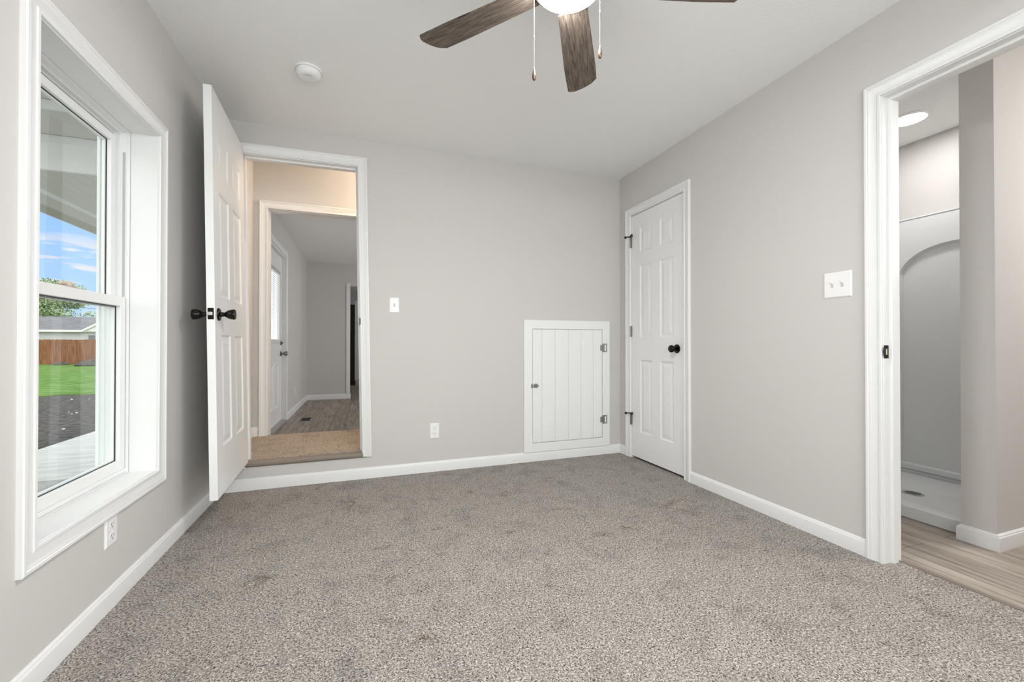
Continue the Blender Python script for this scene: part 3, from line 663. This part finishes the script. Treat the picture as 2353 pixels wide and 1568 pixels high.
MB().lathe([(0, .025), (.115, .025), (.105, .06), (.07, .085), (0, .095)], (.62, 3.58, 2.58), (0, 0, -1), 32).build('dome', emis('warm_dome', (1.0, .62, .32), 9.0), hl, smooth=50)
pd = bpy.data.lights.new('hall_lamp', 'POINT'); pd.energy = 24; pd.color = (1.0, .83, .645); pd.shadow_soft_size = .10
po = bpy.data.objects.new('hall_lamp', pd); C.objects.link(po); po.location = (.62, 3.58, 2.34)

# ================================================================== room beyond the hall
GX = -.905
S('far_floor', MB().box(GX, 3.0, 3.965, 12.1, -.10, 0), M['plank_hall'], 'grey brown oak plank floor of the room beyond the hall', 'floor')
S('far_ceiling', MB().box(GX, 3.0, 4.06, 12.1, 2.35, 2.42), M['ceiling'], 'ceiling of the room beyond the hall', 'ceiling')
EY0, EY1, EZ = 4.865, 5.775, 2.030
S('far_wall_left', wall_mesh([4.06, 12.1], [-.54, 2.62], [(EY0-.02, EY1+.02, 0, EZ+.02)], lambda u, v, h: (GX-h, u, v), GX-XLo), M['wall'], 'greige wall with the outside door, beyond the hall', 'wall')
S('far_wall_middle', wall_mesh([GX, 3.0], [0, 2.35], [(-.225, .70, 0, 1.965)], lambda u, v, h: (u, 7.80+h, v), .12), M['wall'], 'greige wall facing the hall beyond the outside door', 'wall')
S('far_wall_right', MB().box(3.0, 3.1, 4.06, 12.1, 0, 2.62), M['wall'], 'far side wall of the room beyond the hall', 'wall')
S('far_wall_end', MB().box(XLo, 3.1, 12.1, 12.2, -.54, 2.62), M['wall'], 'end wall behind the tall white cabinet', 'wall')
S('far_baseboard', MB().sweep([(GX, 5.842), (GX, 7.80), (-.225, 7.80), (-.225, 7.92)], [(x, z*1.12) for x, z in BASE], lambda a, b, h: (a, b, h), side=-1), M['trim'], 'white baseboard around the corner of the far room', 'baseboard', smooth=35)
S('trim_1', MB().box(-.280, -.221, 7.786, 7.7995, .0855, 2.01).box(-.2245, -.221, 7.7995, 7.925, .0855, 1.965), M['trim'], 'white trim on the end of the far wall', 'trim')
# outside door
d5 = thing('door_5', (GX, 5.32, 0), 'white outside door with blinds in its upper window, in the far room', 'door', kind='structure')
MB().sweep([(EY0, 0), (EY0, EZ), (EY1, EZ), (EY1, 0)], CASING, lambda a, b, h: (GX+h, a, b), side=1).build('casing', M['trim'], d5, smooth=30)
MB().sweep([(EY0, 0), (EY0, EZ), (EY1, EZ), (EY1, 0)], [(-.028, 0), (-.028, .11), (.018, .11), (.018, 0)], lambda a, b, h: (GX-.001-h, a, b), side=1).build('jamb', M['trim'], d5)
ex = -.942
dl = wall_mesh([EY0+.03, EY1-.03], [.03, EZ-.03], [(5.02, 5.56, .995, 1.80)], lambda u, v, h: (ex-h, u, v), .044).build('door_leaf', M['door'], d5)
MB().sweep([(5.02, .995), (5.56, .995), (5.56, 1.80), (5.02, 1.80)], [(-.006, -.002), (-.006, .012), (.018, .014), (.034, .008), (.034, 0)], lambda a, b, h: (ex+h, a, b), closed=True, side=-1).build('window_trim', M['trim'], dl, smooth=30)
bl = MB()
for k in range(36): z = 1.005+k*.0218; bl.prism([(ex-.012, 5.03, z), (ex-.012, 5.545, z), (ex-.020, 5.545, z+.019), (ex-.020, 5.03, z+.019)], (-.0008, 0, 0))
bl.build('blinds', M['blind'], dl)
MB().box(ex-.008, ex+.016, 5.02, 5.55, 1.768, 1.80).build('blind_rail', M['track'], dl)
MB().box(ex-.004, ex+.010, 5.535, 5.552, 1.0, 1.77).build('blind_side_channel', M['vinyl'], dl)
for z in (1.66, 1.10): MB().box(ex+.010, ex+.030, 5.585, 5.605, z-.022, z+.022).build('blind_slider', M['plastic'], dl, bevel=.003)
for y0, y1 in ((4.965, 5.20), (5.275, 5.525)):
    MB().sweep([(y0, .20), (y1, .20), (y1, .735), (y0, .735)], [(0, 0), (.006, .006), (.020, .009), (.030, .003), (.036, 0)], lambda a, b, h: (ex+h, a, b), closed=True, side=1).build('moulded_panel', M['door'], dl, smooth=20)
MB().lathe([(0, 0), (.033, 0), (.033, .005), (.016, .012), (.012, .030), (.018, .040), (.027, .050), (.029, .062), (.024, .072), (0, .076)], (ex, 5.675, .835), (1, 0, 0), 28).build('door_knob', M['nickel'], dl, smooth=40)
b = MB().lathe([(0, 0), (.030, 0), (.030, .008), (.012, .014), (.010, .022), (0, .022)], (ex, 5.675, .965), (1, 0, 0), 24); b.box(ex+.018, ex+.030, 5.655, 5.695, .960, .972)
b.build('deadbolt', M['nickel'], dl, smooth=40)
MB().box(GX-.10, GX+.02, EY0+.03, EY1-.03, 0.001, .028).build('threshold', mat('threshold_metal', (.42, .40, .38), .45, .3), d5)
switch('left', (GX, 5.93, 1.245), .118, .118, [-.022, .022], 'white light switch on the wall right after the outside door')
outlet('left', (GX, 6.60, .285), .072, .116, 'white outlet low on the far room wall, past the outside door')
rg = thing('floor_register', (-.68, 5.80, 0), 'dark floor vent set in the oak planks of the far room', 'vent')
MB().sweep([(-.735, 5.68), (-.625, 5.68), (-.625, 5.94), (-.735, 5.94)], [(0, .0), (0, .004), (.012, .003), (.014, 0)], lambda a, b, h: (a, b, h+.0003), closed=True, side=-1).build('frame', mat('register_tan', (.33, .30, .26), .5), rg)
b = MB().box(-.735, -.625, 5.68, 5.94, .0004, .0012)
for k in range(12): b.box(-.735, -.625, 5.69+k*.021, 5.699+k*.021, .001, .003)
b.build('grille', mat('register_dark', (.03, .032, .03), .4, .3), rg)
cb = thing('pantry_cabinet', (.13, 10.5, 0), 'tall white pantry cabinet seen through the farthest opening', 'cabinet')
MB().box(-.19, .45, 10.262, 10.85, .10, 1.95).build('body', M['hatch'], cb)
MB().box(-.17, .43, 10.30, 10.80, 0, .10).build('toe_kick', M['hatch'], cb)
for z0, z1 in ((.115, 1.42), (1.44, 1.935)):
    b = MB().box(-.185, .125, 10.244, 10.261, z0, z1)
    b.sweep([(-.185, z0), (.125, z0), (.125, z1), (-.185, z1)], [(0, 0), (0, .007), (.055, .007), (.055, 0)], lambda a, bb, h: (a, 10.244-h, bb), closed=True, side=1); b.build('cabinet_door', M['hatch'], cb)
dk = thing('dark_cabinet', (-.47, 10.5, 0), 'dark brown tall panel standing against the white pantry cabinet', 'cabinet')
MB().box(-.75, -.192, 10.30, 10.85, 0, 1.86).build('body', M['dark'], dk, bevel=.004)
MB().box(-.74, -.200, 10.282, 10.299, .10, 1.85).build('front_panel', M['dark'], dk, bevel=.004)
fl_ = thing('far_room_added_light', (1.5, 6.2, 2.35), 'unseen dome light added to brighten the far room', 'ceiling light')  # dome lamp added out of sight to brighten the far room
MB().lathe([(0, 0), (.15, 0), (.15, .03), (.12, .07), (0, .09)], (1.5, 6.2, 2.35), (0, 0, -1), 32).build('dome', M['dome_light'], fl_, smooth=50)
area('far_room_fill', (2.6, 6.0, 1.3), (-1, 0.1, 0), 1.6, 1.2, 32.0, (.97, .98, 1.0))  # fill lamp added to lift the far room, no window here
area('end_room_fill', (1.8, 10.0, 1.6), (-1, 0, 0), 1.2, 1.2, 14.0, (.95, .98, 1.0))  # fill lamp added for the end room, no window here

# ================================================================== bathroom
S('bathroom_floor', MB().box(2.22, 4.7, -.15, 2.20, -.10, 0), M['plank_bath'], 'pale bleached oak plank floor of the bathroom', 'floor')
tag(MB().box(2.208, 2.232, .414, 1.150, -.002, .004).build('threshold_strip', mat('strip_brown', (.22, .18, .15), .5), None, bevel=.002), 'thin brown transition strip between carpet and bathroom planks', 'strip')
S('bathroom_ceiling', MB().box(XRo, 4.7, -.15, 2.20, HC, HC+.08), M['ceiling'], 'smooth pale ceiling of the bathroom', 'ceiling')
S('shower_wall', MB().box(2.745, 4.7, 1.060, 1.180, 0, HC), M['wall'], 'short greige wall beside the shower', 'wall')
S('bathroom_wall_end', MB().box(3.712, 3.80, 1.180, 2.20, 0, HC), M['wall'], 'pale wall above the shower surround', 'wall')
S('bathroom_wall_back', MB().box(XRo, 3.80, 2.10, 2.20, 0, HC), M['wall'], 'bathroom wall beyond the shower', 'wall')
S('bathroom_wall_far', MB().box(4.6, 4.7, -.15, 1.06, 0, HC), M['wall'], 'far wall of the bathroom', 'wall')
S('bathroom_wall_near', MB().box(XRo, 4.7, -.25, -.15, 0, HC), M['wall'], 'near wall of the bathroom', 'wall')
S('closet_wall', MB().box(XRo+.5, XRo+.6, 2.2, 3.3, -.1, HC).box(XRo, XRo+.5, 2.201, 2.25, -.1, HC).box(XRo, XRo+.5, 3.2, 3.3, -.1, HC), M['wall'], 'closet interior walls behind the closed door', 'wall')
S('closet_floor', MB().box(XR+.02, XRo+.5, 2.25, 3.2, -.10, 0), M['carpet'], 'closet carpet behind the closed door', 'carpet')
S('closet_ceiling', MB().box(XRo, XRo+.5, 2.25, 3.2, HC, HC+.08), M['ceiling'], 'closet ceiling behind the closed door', 'ceiling')
S('bathroom_baseboard', MB().sweep([(2.790, 1.180), (2.745, 1.180), (2.745, 1.060), (4.6, 1.060)], [(x*1.15, z*1.0) for x, z in BASE], lambda a, b, h: (a, b, h), side=-1), M['trim'], 'white baseboard wrapping the end of the short shower wall', 'baseboard', smooth=35)
SX0, SX1, SY0, SY1 = 2.800, 3.708, 1.183, 2.080
sh = thing('shower_stall', ((SX0+SX1)/2, (SY0+SY1)/2, 0), 'white acrylic walk in shower with an arched back panel', 'shower')
pan = MB()
# pan: curb at the front, rim, sloped floor
pan.box(SX0, SX0+.075, SY0, SY1, 0, .070)
pan.box(SX1-.085, SX1, SY0, SY1, 0, .0715); pan.box(SX0+.075, SX1-.03, SY0, SY0+.03, 0, .070); pan.box(SX0+.075, SX1-.03, SY1-.03, SY1, 0, .070)
dc = Vector((3.185, 1.590, .030)); q = [(SX0+.075, SY0+.03), (SX1-.03, SY0+.03), (SX1-.03, SY1-.03), (SX0+.075, SY1-.03)]
for k in range(4):
    a, c = q[k], q[(k+1) % 4]; pan.face([(*a, .048), (*c, .048), tuple(dc)])
pan.box(SX0+.07, SX1-.02, SY0+.02, SY1-.02, 0, .02)
pan.build('shower_pan', M['acrylic'], sh, bevel=.008, segs=3)
dr = MB().lathe([(0, 0), (.052, 0), (.050, .003), (0, .003)], (dc.x, dc.y, .0315), (0, 0, 1), 36); dro = dr.build('drain', mat('drain_grey', (.42, .42, .42), .35, .4), sh, smooth=30)
g = MB()
for k in range(-3, 4):
    L_ = .036*math.sqrt(1-(k/4.2)**2); g.box(dc.x+k*.0095-.0013, dc.x+k*.0095+.0013, dc.y-L_, dc.y+L_, .0345, .0352)
g.build('drain_slots', M['slot'], dro)
# back panel with arched recess
bk = MB(); AX = SX1-.070; yc, hwid, zs_, zt_ = 1.590, .300, 1.425, 1.632
top = 1.832; arch = [(yc+hwid, .13)] + [(yc+hwid*cos(t), zs_+(zt_-zs_)*sin(t)) for t in [pi*k/40 for k in range(41)]] + [(yc-hwid, .13)]
outer = [(SY1, .072)] + [(SY1, top)]*1 + [(SY0, top), (SY0, .072)]
# face as strips between the arch and the outer rectangle
def fp(x, p): return (x, p[0], p[1])
n_ = len(arch)
def outer_pt(p):
    y, z = p
    if z <= zs_+1e-6: return (SY1 if y > yc else SY0, z)
    return (yc+(y-yc)/hwid*(SY1-yc if y > yc else yc-SY0), top)
ops = [outer_pt(p) for p in arch]
ops = [(SY1, arch[0][1])] + ops[1:-1] + [(SY0, arch[-1][1])]
for k in range(n_-1): 
    bk.face([fp(AX, arch[k]), fp(AX, arch[k+1]), fp(AX, ops[k+1]), fp(AX, ops[k])])
    bk.face([fp(AX, arch[k]), fp(AX, arch[k+1]), fp(AX+.028, (yc+(arch[k+1][0]-yc)*.965, arch[k+1][1]-.012)), fp(AX+.028, (yc+(arch[k][0]-yc)*.965, arch[k][1]-.012))])
inner = [(yc+(p[0]-yc)*.965, p[1]-.012) for p in arch]
bk.face([fp(AX+.028, p) for p in inner])
bk.face([fp(AX, (SY1, .072)), fp(AX, (SY0, .072)), fp(AX, (SY0, .13)), fp(AX, arch[-1]), fp(AX, arch[0]), fp(AX, (SY1, .13))])
bk.face([fp(AX, arch[0]), fp(AX, arch[-1]), fp(AX+.028, inner[-1]), fp(AX+.028, inner[0])])
bk.box(AX-.004, SX1, SY0, SY1, top, top+.010)
bk.box(AX+.030, SX1, SY0, SY1, .072, top)
bmesh.ops.remove_doubles(bk.bm, verts=bk.bm.verts[:], dist=1e-5)
bk.build('back_panel', M['acrylic'], sh, smooth=35)
MB().box(AX-.030, AX-.0005, SY0+.019, SY1-.019, .072, .118).build('back_ledge', M['acrylic'], sh, bevel=.012, segs=3)
MB().box(SX0+.05, AX-.001, SY0, SY0+.018, .072, top+.010).build('side_panel', M['acrylic'], sh, bevel=.004)
MB().box(SX0+.05, AX-.001, SY1-.018, SY1, .072, top+.010).build('side_panel', M['acrylic'], sh, bevel=.004)
for z in (1.345, 1.010, .37):
    MB().prism([(AX-.001, 1.905, z), (AX-.001, SY1-.019, z), (AX-.16, SY1-.019, z), (AX-.14, SY1-.06, z), (AX-.05, 1.915, z)], (0, 0, -.050)).build('corner_shelf', M['acrylic'], sh, bevel=.008, segs=3)
rl = thing('recessed_light', (3.300, 1.655, HC), 'round lit recessed light in the bathroom ceiling', 'ceiling light')
MB().lathe([(.085, 0), (.104, 0), (.104, .004), (.088, .008), (.085, .008), (.085, 0)], (3.300, 1.655, HC), (0, 0, -1), 48, False).build('trim_ring', M['plastic'], rl, smooth=30)
MB().lathe([(0, 0), (.0855, 0), (.0855, .006), (0, .006)], (3.300, 1.655, HC), (0, 0, -1), 48).build('lens', M['disc'], rl)
# vanity light bar on the far bathroom wall (out of view), lights the short wall
vl = thing('vanity_light', (4.5, .30, 1.95), 'lit bar above the bathroom mirror', 'wall light')
MB().box(4.55, 4.6, -.05, .65, 1.92, 2.02).build('bar', M['steel'], vl)
for k in range(3): MB().lathe([(0, 0), (.05, 0), (.055, .05), (.04, .09), (0, .10)], (4.50, 0.0+k*.30, 2.02), (0, 0, -1), 20).build('shade', M['dome_light'], vl, smooth=40)
VAN = area('vanity_lamp', (4.35, .25, 1.85), (-1, .28, -.15), .6, .12, 6.0, (1, .985, .96))
area('bathroom_bounce_fill', (3.85, .15, 2.36), (-.2, 0, -1), .4, .4, 19.0, (1, .985, .96))  # added fill for bounced light, no ceiling fixture here

# ================================================================== outdoors
GZ = -.54
S('ground', MB().box(-90, 60, -20, 120, GZ-.3, GZ-.012), M['soil'], 'dark bare soil between the patio and the lawn', 'ground')
lw = MB(); ed = [(-70, 17.5)] + [(-30+k*.35, 15.75+.04*(k*.35-20)*.0+random.uniform(-.35, .35)) for k in range(120)] + [(40, 16.5), (40, 41.3), (-70, 41.3)]
lw.prism([(x, y, GZ-.02) for x, y in ed], (0, 0, .03))
tag(lw.build('lawn', M['grass'], None), 'bright green mown lawn behind the bare soil', 'lawn', kind='stuff')
tag(MB().box(-4.27, XLo, 5.93, 14.5, GZ-.10, GZ+.02).build('patio_slab', M['concrete'], None, bevel=.01), 'pale concrete patio slab outside the window', 'patio')
tag(MB().box(-4.27, XLo, -2.0, 5.90, GZ-.10, GZ+.015).build('patio_slab', M['concrete_dark'], None, bevel=.01), 'darker grey concrete slab nearest the window', 'patio')
for k in range(40):
    b = MB(); x, y = random.uniform(-9.5, -4.8), random.uniform(8, 15); s_ = random.uniform(.010, .024)
    b.lathe([(0, 0), (s_, s_*.2), (s_*1.1, s_*.5), (s_*.6, s_*.9), (0, s_)], (x, y, GZ-.015), (random.uniform(-.3, .3), random.uniform(-.3, .3), 1), 7)
    tag(b.build('stone', M['stone'], None), 'small pale stone lying on the bare soil', 'stone', 'pale stones on the bare soil')
# cedar fence
fa, fb = Vector((-25.5, 40.73, 0)), Vector((-6.0, 34.07, 0)); fd = (fb-fa).normalized(); fnm = Vector((-fd.y, fd.x, 0)); n_b = int((fb-fa).length/.142)
fe = thing('wood_fence', (*(fa*.5+fb*.5).xy, GZ), 'reddish brown cedar privacy fence at the end of the lawn', 'fence')
b = MB()
for k in range(n_b):
    p = fa+fd*(k*.142); q = p+fd*.134; h = 1.80+random.uniform(-.02, .02); c = .025
    pts = [(p.x, p.y, GZ+.02), (q.x, q.y, GZ+.02), (q.x, q.y, GZ+h-c), (*(q-fd*c).xy, GZ+h), (*(p+fd*c).xy, GZ+h), (p.x, p.y, GZ+h-c)]
    b.prism(pts, fnm*.018)
b.build('fence_boards', M['cedar'], fe)
b = MB()
for z in (.35, .95, 1.5): b.prism([(*(fa+fnm*.018).xy, GZ+z), (*(fb+fnm*.018).xy, GZ+z), (*(fb+fnm*.018).xy, GZ+z+.09), (*(fa+fnm*.018).xy, GZ+z+.09)], fnm*.04)
b.build('rails', M['cedar'], fe)
for px, pr, ph, lb_ in ((-19.95, .42, .16, 'small dark dirt mound at the foot of the cedar fence'), (-17.2, 1.15, .38, 'larger dark dirt mound at the foot of the cedar fence')):
    py = fa.y+(px-fa.x)*fd.y/fd.x-pr-.3
    b = MB(); b.lathe([(pr, 0), (pr*.85, ph*.35), (pr*.55, ph*.8), (pr*.25, ph), (0, ph)], (px, py, GZ+.045), (0, 0, 1), 22)
    for v in b.bm.verts: v.co.x += random.uniform(-.06, .06); v.co.y += random.uniform(-.06, .06); v.co.z += random.uniform(-.02, .02)
    tag(b.build('dirt_mound', M['soil'], None), lb_, 'mound')
# neighbour's house
nh = thing('neighbor_house', (-24, 45, GZ), 'low white sided house with grey shingle roof behind the cedar fence', 'house')
b = MB(); z = GZ
while z < 1.98:
    b.prism([(-45, 42.0, z), (-45, 42.0-.022, z), (-45, 42.0-.004, z+.125), (-45, 42.0, z+.125)], (33, 0, 0)); z += .125
b.box(-45, -12, 42.0, 48.0, GZ, 2.02)
b.build('siding_wall', M['siding'], nh)
b = MB(); b.prism([(-45.3, 41.65, 1.99), (-45.3, 45.0, 3.20), (-45.3, 48.35, 1.99), (-45.3, 48.35, 1.90), (-45.3, 45.0, 3.10), (-45.3, 41.65, 1.90)], (33.6, 0, 0)); b.build('roof', M['shingle'], nh)
MB().box(-45.3, -20.3, 41.61, 41.66, 1.86, 2.03).build('fascia', M['trim'], nh)
b = MB(); b.prism([(-20.4, 41.60, 1.90), (-15.8, 41.60, 1.90), (-15.8, 41.60, 2.0), (-18.1, 41.60, 3.40), (-20.4, 41.60, 1.98)], (0, 3.0, 0)); b.build('gable_wall', M['siding'], nh)
b = MB(); b.prism([(-20.55, 41.50, 1.86), (-20.55, 41.50, 2.03), (-18.1, 41.50, 3.58), (-15.6, 41.50, 2.03), (-15.6, 41.50, 1.86), (-18.1, 41.50, 3.38)], (0, .10, 0)); b.build('gable_trim', M['trim'], nh)
b = MB(); b.prism([(-20.6, 41.6, 2.02), (-18.1, 41.6, 3.60), (-15.6, 41.6, 2.02), (-15.6, 41.6, 2.06), (-18.1, 41.6, 3.66), (-20.65, 41.6, 2.06)], (0, 3.2, 0)); b.build('gable_roof', M['shingle'], nh)
MB().box(-20.15, -19.75, 41.565, 41.599, .95, 1.62).build('small_window', mat('dark_pane', (.12, .14, .15), .2), nh)
# trees behind it
def tree(px, py, r, h, m, label, n):
    t = thing('leafy_tree', (px, py, GZ), label, 'tree')
    MB().lathe([(.28, 0), (.22, h*.3), (.12, h*.7), (.02, h*.95)], (px, py, GZ), (0, 0, 1), 12).build('trunk', M['bark'], t, smooth=60)
    b = MB(); blobs = [(Vector((random.uniform(-.55, .55)*r, random.uniform(-.55, .55)*r, random.uniform(.35, .80)*h)), random.uniform(.28, .50)*r) for _ in range(16)]
    for _ in range(n):
        c, rr = random.choice(blobs); d = Vector((random.gauss(0, 1), random.gauss(0, 1), random.gauss(0, 1))).normalized()*rr*random.uniform(.65, 1.05); d.z *= .75
        p = Vector((px, py, GZ))+c+d; s_ = random.uniform(.07, .15); u = Vector((random.gauss(0, 1), random.gauss(0, 1), random.gauss(0, 1))).normalized(); w = u.orthogonal().normalized()
        b.face([p-u*s_, p+w*s_*.5, p+u*s_, p-w*s_*.5])
    b.build('foliage', m, t)
tree(-31.8, 57.0, 3.9, 8.6, M['leaf'], 'tall leafy tree rising behind the white house', 17000)
tree(-38.0, 67.5, 5.2, 9.6, M['leaf2'], 'yellow green tree at the edge of the white house roof', 9000)
tree(-26.3, 57.5, 2.0, 5.6, M['leaf'], 'smaller loose tree next to the power lines', 4500)
for k, (a, c, lb_) in enumerate((((-29, 54, 5.3), (-20, 52.5, 4.25), 'upper thin power line crossing the sky above the roof'), ((-28.5, 54, 4.75), (-20, 52.5, 4.0), 'lower thin power line crossing the sky above the roof'))):
    tag(MB().tube(a, c, .022, 6).build('power_line', M['wire'], None), lb_, 'cable')
# porch roof outside the window: stepped soffits and fascia
pr = thing('porch_roof', (-1.8, 4.2, 2.2), 'white vinyl porch soffit and fascia outside the top of the window', 'porch roof')
b = MB(); x = -1.055
while x > -2.39: b.box(x-.098, x, 3.932, 8.2, 2.200, 2.212); x -= .100
b.box(-2.50, XLo-.002, 3.932, 8.2, 2.208, 2.225); b.build('lower_soffit', M['soffit_olive'], pr)
MB().box(-2.505, -2.44, 3.932, 8.2, 2.1975, 2.21).build('soffit_channel', M['soffit'], pr, bevel=.002)
MB().box(-2.70, -2.505, 3.932, 8.2, 2.200, 2.22).build('eave_soffit', M['soffit_olive'], pr)
MB().box(-2.86, -2.70, 3.932, 8.2, 2.196, 2.40).build('fascia', mat('fascia_olive', (.50, .50, .42), .6), pr, bevel=.003)
MB().box(-2.86, XLo-.002, 3.90, 3.93, 2.197, 2.395).build('header_face', M['soffit'], pr)
MB().box(-2.86, XLo-.002, 3.86, 3.93, 2.395, 2.435).build('header_trim', M['soffit'], pr, bevel=.004)
b = MB(); b.box(-2.86, XLo-.002, 3.44, 3.86, 2.435, 2.45); b.build('upper_soffit', M['soffit_olive'], pr)
MB().box(-2.86, XLo-.002, 3.40, 3.44, 2.425, 2.475).build('beam', M['soffit'], pr, bevel=.004)
b = MB(); x = -1.06
while x > -2.80: b.box(x-.145, x, 3.00, 3.40, 2.475, 2.487); x -= .150
b.box(-2.86, XLo-.002, 3.00, 3.40, 2.482, 2.50); b.build('grooved_soffit', M['soffit_olive'], pr)
MB().box(-2.95, XLo-.002, 2.98, 8.3, 2.503, 2.62).build('deck', M['roof'], pr)
MB().box(-2.93, -2.86, 3.9, 8.2, 2.22, 2.5).build('outer_fascia', M['soffit'], pr)
S('roof', MB().box(-1.10, 4.9, -2.3, 12.5, 2.625, 2.70), M['roof'], 'unseen flat roof slab added over the house to block the sun', 'roof')  # slab added above the rooms to keep the sun out
